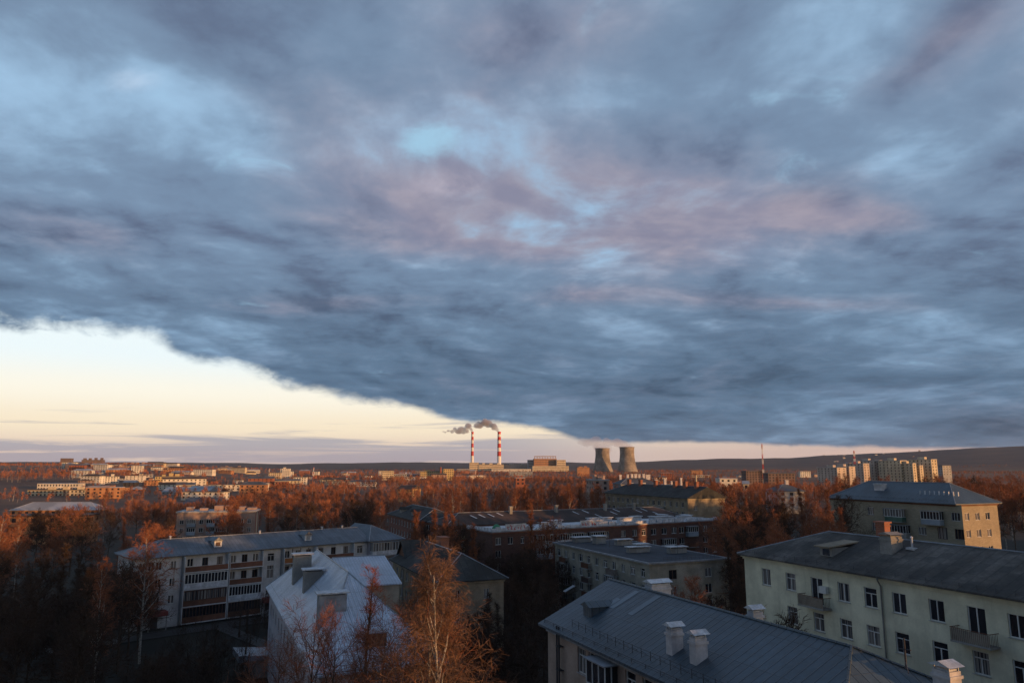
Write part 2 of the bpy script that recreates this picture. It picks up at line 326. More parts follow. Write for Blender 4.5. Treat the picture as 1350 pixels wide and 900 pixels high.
# ---------------------------------------------------------------- object helpers
def link(name, me, m=None, parent=None, loc=(0, 0, 0), rz=0):
    o = bpy.data.objects.new(name, me); COL.objects.link(o)
    if me is not None and m is not None and not me.materials:
        for q in (m if isinstance(m, (list, tuple)) else (m,)): me.materials.append(q)
    if parent is not None: o.parent = parent
    o.location = loc; o.rotation_euler = (0, 0, rz)
    return o
def empty(name, loc, rz=0): return link(name, None, loc=loc, rz=rz)
def tag(o, label=None, cat=None, group=None, kind=None):
    for k, v in (('label', label), ('category', cat), ('group', group), ('kind', kind)):
        if v: o[k] = v
    return o
class MB:
    def __init__(s): s.v = []; s.f = []; s.mi = []
    def quad(s, *p, mi=0):
        i = len(s.v); s.v += [tuple(q) for q in p]; s.f.append(tuple(range(i, i + len(p)))); s.mi.append(mi)
    def box(s, x0, x1, y0, y1, z0, z1, mi=0):
        i = len(s.v); s.v += [(x, y, z) for z in (z0, z1) for y in (y0, y1) for x in (x0, x1)]
        for f in ((0, 2, 3, 1), (4, 5, 7, 6), (0, 1, 5, 4), (2, 6, 7, 3), (0, 4, 6, 2), (1, 3, 7, 5)):
            s.f.append(tuple(i + k for k in f)); s.mi.append(mi)
    def prism(s, poly, a, b, mi=0):                    # poly of (x, z) from y=a to y=b, counter-clockwise seen from -y
        i = len(s.v); n = len(poly); s.v += [(x, a, z) for x, z in poly] + [(x, b, z) for x, z in poly]
        s.f.append(tuple(range(i, i + n))); s.f.append(tuple(range(i + 2 * n - 1, i + n - 1, -1))); s.mi += [mi, mi]
        for k in range(n):
            l = (k + 1) % n; s.f.append((i + k, i + n + k, i + n + l, i + l)); s.mi.append(mi)
    def tube(s, p, q, r0, r1, n=6, mi=0):
        p, q = Vector(p), Vector(q); z = (q - p).normalized(); x = z.orthogonal().normalized(); y = z.cross(x)
        i = len(s.v)
        for c, r in ((p, r0), (q, r1)):
            for k in range(n):
                a = 2 * math.pi * k / n; s.v.append(tuple(c + x * (r * math.cos(a)) + y * (r * math.sin(a))))
        for k in range(n):
            l = (k + 1) % n; s.f.append((i + k, i + l, i + n + l, i + n + k)); s.mi.append(mi)
        s.f.append(tuple(range(i + n - 1, i - 1, -1))); s.f.append(tuple(range(i + n, i + 2 * n))); s.mi += [mi, mi]
    def mesh(s, name='mesh', fix=True):
        me = bpy.data.meshes.new(name); me.from_pydata(s.v, [], s.f); me.polygons.foreach_set('material_index', s.mi)
        if fix:
            b = bmesh.new(); b.from_mesh(me); bmesh.ops.recalc_face_normals(b, faces=b.faces); b.to_mesh(me); b.free()
        me.update(); return me
    def build(s, name, m, parent=None, loc=(0, 0, 0), rz=0):
        return link(name, s.mesh(name), m, parent, loc, rz)

# ---------------------------------------------------------------- buildings
def side_map(side, Lx, Dy):
    return {'front': lambda a, d: (a, d), 'right': lambda a, d: (Lx - d, a), 'back': lambda a, d: (Lx - a, Dy - d), 'left': lambda a, d: (d, Dy - a)}[side]
SROT = {'front': 0, 'right': math.pi / 2, 'back': math.pi, 'left': -math.pi / 2}
def add_wall(mb, length, z0, z1, ops, fn, rec=.22):
    xs = sorted({0, length} | {v for o in ops for v in (o[0], o[1])}); zs = sorted({z0, z1} | {v for o in ops for v in (o[2], o[3])})
    P3 = lambda a, d, z: (*fn(a, d), z)
    for i in range(len(xs) - 1):
        for j in range(len(zs) - 1):
            mx, mz = (xs[i] + xs[i + 1]) / 2, (zs[j] + zs[j + 1]) / 2
            if any(o[0] < mx < o[1] and o[2] < mz < o[3] for o in ops): continue
            mb.quad(P3(xs[i], 0, zs[j]), P3(xs[i + 1], 0, zs[j]), P3(xs[i + 1], 0, zs[j + 1]), P3(xs[i], 0, zs[j + 1]))
    for a, b, c, e in ops:
        r = rec
        mb.quad(P3(a, 0, c), P3(a, r, c), P3(a, r, e), P3(a, 0, e)); mb.quad(P3(b, 0, c), P3(b, 0, e), P3(b, r, e), P3(b, r, c))
        mb.quad(P3(a, 0, e), P3(a, r, e), P3(b, r, e), P3(b, 0, e)); mb.quad(P3(a, 0, c), P3(b, 0, c), P3(b, r, c), P3(a, r, c))
WIN = {}
def win_mesh(w_, h_, style):
    k = (round(w_, 2), round(h_, 2), style)
    if k in WIN: return WIN[k]
    p = MB(); p.box(-w_ / 2, w_ / 2, .17, .215, 0, h_)
    f = MB(); t = .07; x0, x1 = -w_ / 2 + .003, w_ / 2 - .003; y0, y1 = .10, .168
    f.box(x0, x1, y0, y1, .003, t); f.box(x0, x1, y0, y1, h_ - t, h_ - .003); f.box(x0, x0 + t, y0, y1, t, h_ - t); f.box(x1 - t, x1, y0, y1, t, h_ - t)
    if style == 'two': f.box(-.04, .04, y0, y1, t, h_ - t)
    if style == 'three':
        for q in (-w_ / 6, w_ / 6): f.box(q - .035, q + .035, y0, y1, t, h_ - t)
    if style == 'tee': f.box(x0 + t, x1 - t, y0, y1, h_ * .68, h_ * .68 + .06); f.box(-.04, .04, y0, y1, t, h_ * .68)
    if style == 'offset': f.box(w_ * .1, w_ * .1 + .08, y0, y1, t, h_ - t); f.box(x0 + t, w_ * .1, y0, y1, h_ * .7, h_ * .7 + .05)
    if style == 'many':
        n = max(3, int(w_ / .55))
        for i in range(1, n): q = -w_ / 2 + w_ * i / n; f.box(q - .045, q + .045, y0, y1, t, h_ - t)
    s = MB(); s.box(-w_ / 2 - .08, w_ / 2 + .08, -.09, .099, -.045, -.003)
    WIN[k] = (p.mesh('pane'), f.mesh('window_frame'), s.mesh('sill')); return WIN[k]
def add_window(root, Lx, Dy, side, a, z, w_, h_, style='two', fm='frame', sill=True, out_=0):
    p, f, s = win_mesh(w_, h_, style); x, y = side_map(side, Lx, Dy)(a, -out_)
    o = link('window', p, glass, root, (x, y, z), SROT[side])
    fr = link('frame', f, None, o)
    if not f.materials: f.materials.append(M['frame'])
    if fm != 'frame': fr.material_slots[0].link = 'OBJECT'; fr.material_slots[0].material = M[fm]
    if sill: link('sill', s, M['sill'], o)
    return o
def hip_roof(root, Lx, Dy, H_, rise, h0, h1, oh=.6, m=None, y_ridge=None, name='roof', cap='zinc'):
    b = MB(); yr = Dy / 2 if y_ridge is None else y_ridge; t = .16
    e = [(-oh, -oh), (Lx + oh, -oh), (Lx + oh, Dy + oh), (-oh, Dy + oh)]
    k = rise / (Dy / 2); dz_ = 0
    E = [(x, y, H_ + t) for x, y in e]
    r0 = (h0 if h0 > 0 else -oh, yr, H_ + t + rise); r1 = (Lx - h1 if h1 > 0 else Lx + oh, yr, H_ + t + rise)
    b.quad(E[0], E[1], r1, r0); b.quad(E[2], E[3], r0, r1); b.quad(E[3], E[0], r0); b.quad(E[1], E[2], r1)
    for i in range(4):
        a, c = E[i], E[(i + 1) % 4]; b.quad((a[0], a[1], H_), (c[0], c[1], H_), c, a)
    b.quad(*[(x, y, H_) for x, y in reversed(e)])
    o = b.build(name, m, root)
    # ridge and rib caps
    c = MB(); up = Vector((0, 0, .03)); V = Vector
    c.tube(V(r0) + up, V(r1) + up, .09, .09, 5)
    if h0 > 0: c.tube(V(E[0]) + up, V(r0) + up, .08, .08, 5); c.tube(V(E[3]) + up, V(r0) + up, .08, .08, 5)
    if h1 > 0: c.tube(V(E[1]) + up, V(r1) + up, .08, .08, 5); c.tube(V(E[2]) + up, V(r1) + up, .08, .08, 5)
    c.build('ridge_cap', M[cap], o)
    return o
def roof_z(H_, rise, Dy, y, oh=.6):                       # height of a main slope at depth y
    d_ = (y + oh) if y < Dy / 2 else (Dy + oh - y)
    return H_ + .16 + rise * d_ / (Dy / 2 + oh)
def chimney(root, x, y, zb, zt, w_=.9, d_=.6, m='chim', cap='frost', hood=True):
    b = MB(); b.box(x - w_ / 2, x + w_ / 2, y - d_ / 2, y + d_ / 2, zb, zt); b.box(x - w_ / 2 - .07, x + w_ / 2 + .07, y - d_ / 2 - .07, y + d_ / 2 + .07, zt - .35, zt - .2)
    o = b.build('chimney', M[m], root)
    c = MB()
    if hood:
        for sx in (-1, 1):
            for sy in (-1, 1): c.box(x + sx * (w_ / 2 - .08) - .03, x + sx * (w_ / 2 - .08) + .03, y + sy * (d_ / 2 - .08) - .03, y + sy * (d_ / 2 - .08) + .03, zt, zt + .22)
        c.prism([(x - w_ / 2 - .15, zt + .22), (x + w_ / 2 + .15, zt + .22), (x, zt + .45)], y - d_ / 2 - .15, y + d_ / 2 + .15)
        c.box(x - w_ / 2 + .1, x + w_ / 2 - .1, y - d_ / 2 + .1, y + d_ / 2 - .1, zt + .001, zt + .1)
    else: c.box(x - w_ / 2 - .14, x + w_ / 2 + .14, y - d_ / 2 - .14, y + d_ / 2 + .14, zt, zt + .16)
    c.build('chimney_cap', M[cap], o); return o
def vent(root, x, y, zb, h_=.9, w_=2.6, d_=1.0, m='conc', cap='frost', rz=0):
    b = MB(); b.box(-w_ / 2, w_ / 2, -d_ / 2, d_ / 2, 0, h_); o = b.build('vent_shaft', M[m], root, (x, y, zb), rz)
    c = MB(); c.box(-w_ / 2 - .25, w_ / 2 + .25, -d_ / 2 - .25, d_ / 2 + .25, h_ + .16, h_ + .30)
    for sx in (-1, 1):
        for sy in (-1, 1): c.box(sx * (w_ / 2 - .1) - .05, sx * (w_ / 2 - .1) + .05, sy * (d_ / 2 - .1) - .05, sy * (d_ / 2 - .1) + .05, h_ + .001, h_ + .16)
    c.build('vent_cap', M[cap], o); return o
def antenna(root, x, y, zb, h_=2.6):
    b = MB(); b.tube((x, y, zb), (x, y, zb + h_), .03, .02, 5)
    for k, wd in enumerate((.5, .4, .32, .26)): b.tube((x - wd, y + .1 * k, zb + h_ - .1 - .22 * k), (x + wd, y + .1 * k, zb + h_ - .1 - .22 * k), .012, .012, 4)
    b.tube((x, y - .1, zb + h_ - .4), (x, y + .5, zb + h_ - .4), .015, .015, 4)
    return b.build('antenna', M['steel'], root)
def balcony(root, Lx, Dy, side, a, z, w_=2.6, d_=1.0, kind='open', m='conc', pm='rust', h_=2.6):
    x, y = side_map(side, Lx, Dy)(a, 0); rz = SROT[side]
    b = MB(); b.box(-w_ / 2, w_ / 2, -d_, -.004, -.16, 0); o = b.build('balcony', M[m], root, (x, y, z), rz)
    if kind == 'open':
        r = MB(); r.box(-w_ / 2 + .02, w_ / 2 - .02, -d_ + .02, -d_ + .06, .95, 1.0)
        n = int(w_ / .16)
        for i in range(n + 1): q = -w_ / 2 + .04 + (w_ - .08) * i / n; r.box(q - .012, q + .012, -d_ + .03, -d_ + .05, .01, .95)
        for sx in (-1, 1):
            xx = sx * (w_ / 2 - .04); r.box(xx - .02, xx + .02, -d_ + .06, -.01, .95, 1.0)
            for i in range(1, 6): q = -d_ + .06 + (d_ - .1) * i / 6; r.box(xx - .012, xx + .012, q - .012, q + .012, .01, .95)
        r.build('railing', M['rust'], o)
        p = MB(); p.box(-w_ / 2 + .05, w_ / 2 - .05, -d_ + .07, -d_ + .085, .02, .9); 
        if pm: p.build('parapet_panel', M[pm], o)
    else:
        p = MB(); p.box(-w_ / 2, w_ / 2, -d_, -d_ + .08, .003, 1.0); p.box(-w_ / 2, -w_ / 2 + .08, -d_ + .08, -.01, .003, 1.0); p.box(w_ / 2 - .08, w_ / 2, -d_ + .08, -.01, .003, 1.0)
        p.build('parapet_panel', M[pm], o)
        if kind == 'glazed':
            g = MB(); g.box(-w_ / 2 + .05, w_ / 2 - .05, -d_ + .06, -.01, 1.003, h_); gl = g.build('glazing', glass, o)
            f = MB(); n = max(3, int(w_ / .7))
            for i in range(n + 1): q = -w_ / 2 + .04 + (w_ - .08) * i / n; f.box(q - .045, q + .045, -d_ + .0, -d_ + .058, 1.0, h_)
            f.box(-w_ / 2, w_ / 2, -d_ - .003, -d_ + .057, 1.0, 1.09); f.box(-w_ / 2, w_ / 2, -d_ - .003, -d_ + .057, h_ - .09, h_)
            for sx in (-1, 1): f.box(sx * (w_ / 2 - .02) - .03, sx * (w_ / 2 - .02) + .03, -d_ + .06, -.01, 1.0, 1.09); f.box(sx * (w_ / 2 - .02) - .03, sx * (w_ / 2 - .02) + .03, -d_ / 2 - .04, -d_ / 2 + .04, 1.09, h_)
            f.build('frame', M['frame'], gl)
            t = MB(); t.box(-w_ / 2 - .15, w_ / 2 + .15, -d_ - .15, -.01, h_, h_ + .07); t.build('canopy', M['zinc'], o)
    return o
FOOT = []                                                # footprints that trees keep out of
def building(label, cat, n0, a0, Lx, Dy, H_, zg, wall, ops, rz=None, origin=None, cornice=True, name='apartment_building', group=None, base=None, loggia=None):
    """origin corner at the left end of the front wall; default runs towards the camera along the grid with its front facing left"""
    x, y = origin if origin else G(n0, a0)
    rz = R(-67) if rz is None else rz
    root = empty(name, (x, y, zg), rz); tag(root, label, cat, group)
    w_ = MB(); walls = {}
    for sd, ln in (('front', Lx), ('right', Dy), ('back', Lx), ('left', Dy)):
        o_ = [(q[0] - q[2] / 2, q[0] + q[2] / 2, q[1], q[1] + q[3]) for q in ops.get(sd, [])]
        add_wall(w_, ln, -3, H_, o_, side_map(sd, Lx, Dy))
        for q in ops.get(sd, []):
            a, z, ww, hh = q[:4]; st_ = q[4] if len(q) > 4 else 'two'; fm = q[5] if len(q) > 5 else 'frame'
            add_window(root, Lx, Dy, sd, a, z, ww, hh, st_, fm, sill=hh < 2.1)
    w_.build('wall', M[wall], root)
    if cornice:
        c = MB()
        for zz, t, hh in ((H_ - .35, .12, .2), (H_ - .14, .28, .137)):
            c.box(-t, Lx + t, -t, -.002, zz, zz + hh); c.box(-t, Lx + t, Dy + .002, Dy + t, zz, zz + hh)
            c.box(-t, -.002, -.002, Dy + .002, zz, zz + hh); c.box(Lx + .002, Lx + t, -.002, Dy + .002, zz, zz + hh)
        c.build('cornice', M[cornice if isinstance(cornice, str) else wall], root)
    u = (math.cos(rz), math.sin(rz)); v = (-u[1], u[0]); FOOT.append((x, y, u, v, Lx, Dy))
    return root
def flat_roof(root, Lx, Dy, H_, m='membrane', par=.35, pm='conc', o_=.25):
    b = MB(); b.box(-o_, Lx + o_, -o_, Dy + o_, H_, H_ + .15); r = b.build('roof', M[m], root)
    if par:
        p = MB(); t = .25
        p.box(-o_ - .003, Lx + o_ + .003, -o_ - .003, -o_ + t, H_ + .003, H_ + .15 + par); p.box(-o_ - .003, Lx + o_ + .003, Dy + o_ - t, Dy + o_ + .003, H_ + .003, H_ + .15 + par)
        p.box(-o_ - .003, -o_ + t, -o_ + t, Dy + o_ - t, H_ + .003, H_ + .15 + par); p.box(Lx + o_ - t, Lx + o_ + .003, -o_ + t, Dy + o_ - t, H_ + .003, H_ + .15 + par)
        p.build('parapet', M[pm], r)
    return r
def grid_ops(Lx, step, z0, storey, ns, w_=1.3, h_=1.5, st_='two', off=None, skip=lambda i, j: False, jit=0):
    n = int((Lx - 1) / step); off = (Lx - (n - 1) * step) / 2 if off is None else off
    r = []
    for i in range(n):
        for j in range(ns):
            a = off + i * step
            if a > Lx - 1 or skip(i, j): continue
            r.append((a, z0 + j * storey, w_ * (random.choice((1, 1, .75)) if jit else 1), h_, st_))
    return r
def downpipe(root, Lx, Dy, side, a, z1, z0=0, m='zinc'):
    f = side_map(side, Lx, Dy); b = MB(); p = lambda d_, z: (*f(a, d_), z)
    b.tube(p(-.45, z1), p(-.12, z1 - .5), .07, .07); b.tube(p(-.12, z1 - .5), p(-.12, z0), .07, .07); b.tube(p(-.45, z1 + .25), p(-.45, z1), .13, .07)
    return b.build('downpipe', M[m], root)
# ---------------------------------------------------------------- terrain: one sheet out to the horizon
def terrain():
    rs = [0, 12, 25, 40, 55, 70, 90, 115, 145, 180, 225, 280, 350, 430, 530, 650, 800, 950, 1100, 1300, 1550, 1850, 2200, 2600, 3000, 3400, 3900, 4400, 4900, 5400, 6000, 6600, 7200, 8000, 9500, 14000]
    az_ = [R(a) for a in np.concatenate([np.arange(-46, 46, .5), np.arange(46, 314, 6)])]
    v = [(0, 0, ground(0, 0))]; n = len(az_)
    for r in rs[1:]:
        for a in az_:
            x, y = r * math.sin(a), r * math.cos(a); v.append((x, y, ground(x, y)))
    f = [(0, 1 + (i + 1) % n, 1 + i) for i in range(n)]
    for k in range(len(rs) - 2):
        for i in range(n):
            j = (i + 1) % n; a, b = 1 + k * n, 1 + (k + 1) * n; f.append((a + i, a + j, b + j, b + i))
    me = bpy.data.meshes.new('ground'); me.from_pydata(v, [], f)
    b = bmesh.new(); b.from_mesh(me); bmesh.ops.recalc_face_normals(b, faces=b.faces); b.to_mesh(me); b.free()
    if me.polygons[0].normal.z < 0: me.flip_normals()
    for p in me.polygons: p.use_smooth = True
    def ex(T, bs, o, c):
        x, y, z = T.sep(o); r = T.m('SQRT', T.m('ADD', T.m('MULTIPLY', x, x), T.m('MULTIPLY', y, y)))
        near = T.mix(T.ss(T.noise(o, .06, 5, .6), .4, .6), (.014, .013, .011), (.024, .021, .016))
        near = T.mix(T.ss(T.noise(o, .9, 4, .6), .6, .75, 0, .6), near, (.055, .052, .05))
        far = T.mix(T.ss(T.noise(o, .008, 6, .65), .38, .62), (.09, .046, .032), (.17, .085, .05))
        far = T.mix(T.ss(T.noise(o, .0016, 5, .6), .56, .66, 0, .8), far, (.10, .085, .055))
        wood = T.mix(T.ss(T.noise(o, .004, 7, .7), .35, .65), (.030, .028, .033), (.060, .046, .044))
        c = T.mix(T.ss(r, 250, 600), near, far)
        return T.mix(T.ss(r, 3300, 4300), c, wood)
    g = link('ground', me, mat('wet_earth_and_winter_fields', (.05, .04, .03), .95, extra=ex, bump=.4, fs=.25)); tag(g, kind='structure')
terrain()

def fa(px, n):                                            # grid A-coordinate where the heading of px meets the plane n
    r = (px - 675) / 960 / (c_ + 162 / 960 * s_); y = n / (r * Bd[0] + Bd[1]); return y * (r * Ad[0] + Ad[1])
def zz(py, D):
    v = (450 - py) / 960; return HC + D * (s_ + v * c_) / (c_ - v * s_)
def pa(px, py, org, rz):                                  # distance along a front wall where the heading of px meets it
    v = (450 - py) / 960; r = (px - 675) / 960 / (c_ - v * s_); ux, uy = math.cos(rz), math.sin(rz)
    t = (r * org[1] - org[0]) / (ux - r * uy); return t, org[1] + uy * t
def snow_guard(root, Lx, Dy, H_, rise, y, x0, x1, step=1.05, hh=.55):
    b = MB(); z = roof_z(H_, rise, Dy, y); x = x0
    while x <= x1:
        b.tube((x, y, z - .02), (x, y, z + hh), .022, .018, 4); b.tube((x, y, z + hh * .6), (x, y + .45, z + .12), .014, .014, 4); x += step
    b.tube((x0, y, z + hh * .45), (x1, y, z + hh * .45), .014, .014, 4); b.tube((x0, y, z + hh * .9), (x1, y, z + hh * .9), .014, .014, 4)
    return b.build('snow_guard', M['steel'], root)

# 1 --- blue-roofed block in the foreground
n0, a0, Lx, Dy, zg = 26.4, 54.9, 29.0, 12.0, 0.1; H_ = 17.35 - zg
fr = []
for px in (763, 776, 792, 824, 846, 868, 893, 918):
    a = a0 - fa(px, n0)
    for k in range(5): fr.append((a, 15.15 - zg - 3.3 * k, .95 if px in (776,) else 1.25, 1.75, 'tee'))
b1 = building('pinkish plaster block with the big blue metal roof in the foreground', 'apartment building', n0, a0, Lx, Dy, H_, zg, 'pinkp',
    dict(front=fr, left=grid_ops(Dy, 3.4, 2, 3.3, 4), right=grid_ops(Dy, 3.4, 2, 3.3, 4)), cornice='zinc')
rf = hip_roof(b1, Lx, Dy, H_, 3.0, 0, 4.5, .6, M['roofblue'], cap='roofblue')
g = MB(); g.box(.01, .2, 0, 0, 0, 0)
g = MB(); g.quad((-.001, -.0, H_), (-.001, Dy, H_), (-.001, Dy / 2, H_ + 3.0)); g.build('gable_wall', M['pinkp'], b1)
snow_guard(rf, Lx, Dy, H_, 3.0, .35, 3.5, 28, 1.05)
snow_guard(rf, Lx, Dy, H_, 3.0, -.3, 0, 28, 1.6, .25)
def chim_at(root_n0, root_a0, px, n, zb, zt, parent, **k):
    chimney(parent, root_a0 - fa(px, n), n - root_n0, zb, zt, **k)
chim_at(n0, a0, 881, 28.1, H_ + .2, H_ + 2.5, rf, w_=.62, d_=.85); chim_at(n0, a0, 911, 28.1, H_ + .2, H_ + 2.5, rf, w_=.62, d_=.85)
chim_at(n0, a0, 862, 34.6, H_ + 1.2, H_ + 3.15, rf, w_=1.0, d_=1.8); chim_at(n0, a0, 985, 34.2, H_ + 1.2, H_ + 3.15, rf, w_=.6, d_=.8)
chim_at(n0, a0, 1222, 34.6, H_ + 1.2, H_ + 2.7, rf, w_=.95, d_=.8)
b = MB(); x_ = a0 - fa(1172, 32.4); zr = H_ + 3.16
b.tube((x_, 6, zr - .3), (x_, 6, zr + 1.1), .05, .04); b.tube((x_ - .35, 6, zr + .55), (x_ + .35, 6, zr + .62), .03, .03); b.tube((x_, 6, zr), (x_ + .6, 5.4, zr - .3), .03, .03)
b.build('roof_mast', M['steel'], rf)
hx = a0 - fa(775, 28.4)                                    # little roof hatch low on the slope
b = MB(); z0_ = roof_z(H_, 3, Dy, 1.7); b.box(hx - .6, hx + .6, 1.7, 3.3, z0_ - .1, z0_ + .75); o = b.build('roof_hatch', M['roofblue'], rf)
b = MB(); b.prism([(hx - .75, z0_ + .751), (hx + .75, z0_ + .751), (hx, z0_ + 1.1)], 1.5, 3.9); b.build('hatch_roof', M['roofblue'], o)
b = MB()
for px_, ln, wd in ((812, 3.4, .62), (806, 1.6, .62), (836, 3.6, .62), (752, 1.4, .5)):
    xx = a0 - fa(px_, 30.5); yy = 3.2
    P0 = lambda x, y: (x, y, roof_z(H_, 3, Dy, y) + .02)
    b.quad(P0(xx, yy), P0(xx + wd, yy), P0(xx + wd, yy + ln * .7), P0(xx, yy + ln * .7))
pm_ = mat('newer_blue_sheet', (.105, .14, .175), .45, var=.15, spec=.5); o = b.build('patched_sheet', pm_, rf)
balcony(b1, Lx, Dy, 'front', a0 - fa(796, n0), 14.3 - zg, 2.6, 1.0, 'glazed', pm='bluep')
balcony(b1, Lx, Dy, 'front', a0 - fa(796, n0), 11.0 - zg, 2.6, 1.0, 'panel', pm='bluep')
b = MB(); xd = a0 - fa(737, n0)                             # two pipes with brackets beside the corner
for q in (0, .35): b.tube((xd + q, -.35, H_ + .5), (xd + q, -.35, 1), .07, .07)
for k in range(9): b.box(xd - .1, xd + .45, -.42, -.01, H_ - 1 - 1.7 * k, H_ - .93 - 1.7 * k)
b.build('flue_pipe', M['steel'], b1)

# 2 --- pale green-yellow block on the right
n0, a0, Lx, Dy, zg = 57.8, 68.6, 44.0, 13.0, 0.6; H_ = 19.85 - zg
top = [(1002, 1), (1033, 1.35), (1066, 0), (1100, 1.45), (1134, 1.45), (1170, 1.55), (1217, 1.65), (1267, 0), (1318, 1.5), (1352, 1.5)]
fr = []
for px, wd in top:
    a = a0 - fa(px, n0); D = a and (n0 / ((px - 675) / 960 / 1.014 * Bd[0] + Bd[1]))
    for k in range(5):
        z = 17.05 - zg - 3.35 * k
        if wd == 0 and k == 0: fr.append((a, z - .85, 1.5, 2.6, 'two'))
        elif wd == 0 and k in (1, 3): fr.append((a, z, 1.35, 1.75, 'tee'))
        elif wd == 0: fr.append((a, z - .85, 1.5, 2.6, 'two'))
        elif px == 1002 and k == 1: pass
        else: fr.append((a, z, 1.4 if px != 1002 else 1.3, 1.75, ('two', 'tee', 'offset', 'tee', 'two')[k] if px not in (1033, 1134) else 'tee'))
xk = a0 - fa(1036, n0); 
b2 = building('long pale yellow-green plaster block under a dark slate roof', 'apartment building', n0, a0, Lx, Dy, H_, zg, 'yellow',
    dict(front=fr, left=grid_ops(Dy, 3.4, 2, 3.35, 4), right=grid_ops(Dy, 3.4, 2, 3.35, 5)))
rf = hip_roof(b2, Lx, Dy, H_, 2.7, 6.3, 6, .55, M['roofworn'])
snow_guard(rf, Lx, Dy, H_, 2.7, -.2, .5, 43, 1.5, .4)
downpipe(b2, Lx, Dy, 'front', a0 - fa(1149, n0), H_ - .2, 0, 'conc')
for px_ in (1066, 1267):
    for k in (0, 2): balcony(b2, Lx, Dy, 'front', a0 - fa(px_ + 1, n0), 16.15 - zg - 3.35 * k, 3.3, 1.15, 'open', pm='beige')
b = MB(); xa = a0 - fa(1077, n0); b.box(xa - .45, xa + .45, -.45, -.06, 17.5 - zg, 18.15 - zg); b.tube((xa, -.452, 17.83 - zg), (xa, -.47, 17.83 - zg), .24, .24, 12)
b.build('air_conditioner', M['frame'], b2)
chim_at(n0, a0, 1166, 62.0, H_ + .9, H_ + 3.3, rf, w_=1.3, d_=1.5, m='conc', cap='conc', hood=True)
chim_at(n0, a0, 1157, 66.6, H_ + 1.5, H_ + 4.1, rf, w_=1.1, d_=.8, m='redchim', cap='redchim', hood=False)
b = MB(); xv = a0 - fa(1193, 62.8); zv = roof_z(H_, 2.7, Dy, 5.0); b.tube((xv, 5, zv - .2), (xv, 5, zv + 1.0), .09, .09); b.tube((xv, 5, zv + 1.0), (xv, 5, zv + 1.15), .17, .05); b.box(xv - .4, xv + .4, 4.6, 5.4, zv - .1, zv + .1)
b.build('vent_pipe', M['frost'], rf)
xd = a0 - fa(1083, 59.6); zd = roof_z(H_, 2.7, Dy, 1.6)      # shed dormer
b = MB(); b.box(xd - .8, xd + .8, 1.6, 5.6, zd - .3, zd + .85); dm = b.build('dormer', M['conc'], rf)
b = MB(); b.quad((xd - 1.0, 1.0, zd + .86), (xd + 1.0, 1.0, zd + .86), (xd + 1.0, 6.2, zd + 1.35), (xd - 1.0, 6.2, zd + 1.35)); b.quad((xd - 1.0, 1.0, zd + .98), (xd + 1.0, 1.0, zd + .98), (xd + 1.0, 6.2, zd + 1.47), (xd - 1.0, 6.2, zd + 1.47)); b.quad((xd - 1.0, 1.0, zd + .86), (xd + 1.0, 1.0, zd + .86), (xd + 1.0, 1.0, zd + .98), (xd - 1.0, 1.0, zd + .98)); b.quad((xd + 1.0, 1, zd + .86), (xd + 1.0, 6.2, zd + 1.35), (xd + 1.0, 6.2, zd + 1.47), (xd + 1.0, 1, zd + .98))
b.build('dormer_roof', M['tan'], dm)
b = MB(); b.box(xd - .45, xd + .45, 1.585, 1.597, zd + .05, zd + .7); b.build('dormer_opening', glass, dm)

# 3 --- flat-roofed block in the middle
n0, a0, Lx, Dy, zg = 69.3, 140.4, 34.9, 16.0, 0.6; H_ = 13.85 - zg
fr = []
for i in range(11):
    for k in range(5):
        a = 1.9 + i * 3.1
        fr.append((a, 11.55 - zg - 2.62 * k, 1.15 if i % 3 else 1.5, 1.4, random.choice(('two', 'offset', 'tee'))))
b3 = building('flat-roofed beige five-storey block with dark felt roof in the middle', 'apartment building', n0, a0, Lx, Dy, H_, zg, 'beige',
    dict(front=fr, right=[(4.6, 11.2 - zg, 1.6, 1.5, 'two', 'brownframe'), (4.6, 8.6 - zg, 1.6, 1.5, 'two'), (11.8, 11.2 - zg, 1.4, 1.5, 'two'), (11.8, 8.6 - zg, 1.4, 1.5, 'two'), (11.8, 6.0 - zg, 1.4, 1.5, 'two'), (4.6, 6 - zg, 1.6, 1.5, 'two')]), cornice=True)
rf = flat_roof(b3, Lx, Dy, H_, 'membrane', .12, 'zinc', .4)
for i, k, kind, pm in ((1, 0, 'open', 'rust'), (1, 1, 'glazed', 'conc'), (1, 2, 'glazed', 'greenp'), (4, 0, 'open', 'rust'), (4, 1, 'open', 'steel'), (4, 2, 'open', 'rust'), (7, 0, 'open', 'conc'), (7, 1, 'glazed', 'bluep'), (7, 2, 'open', 'rust'), (9, 1, 'open', 'rust'), (9, 2, 'glazed', 'conc'), (1, 3, 'open', 'rust'), (4, 3, 'glazed', 'bluep')):
    balcony(b3, Lx, Dy, 'front', 1.9 + i * 3.1, 10.7 - zg - 2.62 * k, 2.9, .95, kind, pm=pm, h_=2.4)
for px, n, a_, ww, dd, hh in ((765, 75, 133, 3.6, 1.4, .8), (788, 77, 131, 2.2, 1.8, 1.3), (819, 80, 129, 3.4, 1.2, .9), (838, 76, 118, 4.4, 1.2, .8), (842, 77.6, 116.5, 2.5, 1.0, 1.1), (888, 82, 113.5, 3.6, 1.2, .9)):
    a2 = fa(px, n); vent(rf, a0 - a2, n - n0, H_ + .15, hh, ww, dd, 'conc', 'frost', R(90))
b = MB()
for k in range(15):
    y_ = 3 + k * .8; b.tube((Lx - .2 - 0, y_, H_ + .2), (Lx - .2, y_, H_ + .95), .02, .02, 4)
b.tube((Lx - .2, 3, H_ + .95), (Lx - .2, 14.2, H_ + .95), .02, .02, 4); b.tube((Lx - .2, 3, H_ + .6), (Lx - .2, 14.2, H_ + .6), .02, .02, 4); b.build('roof_railing', M['steel'], rf)
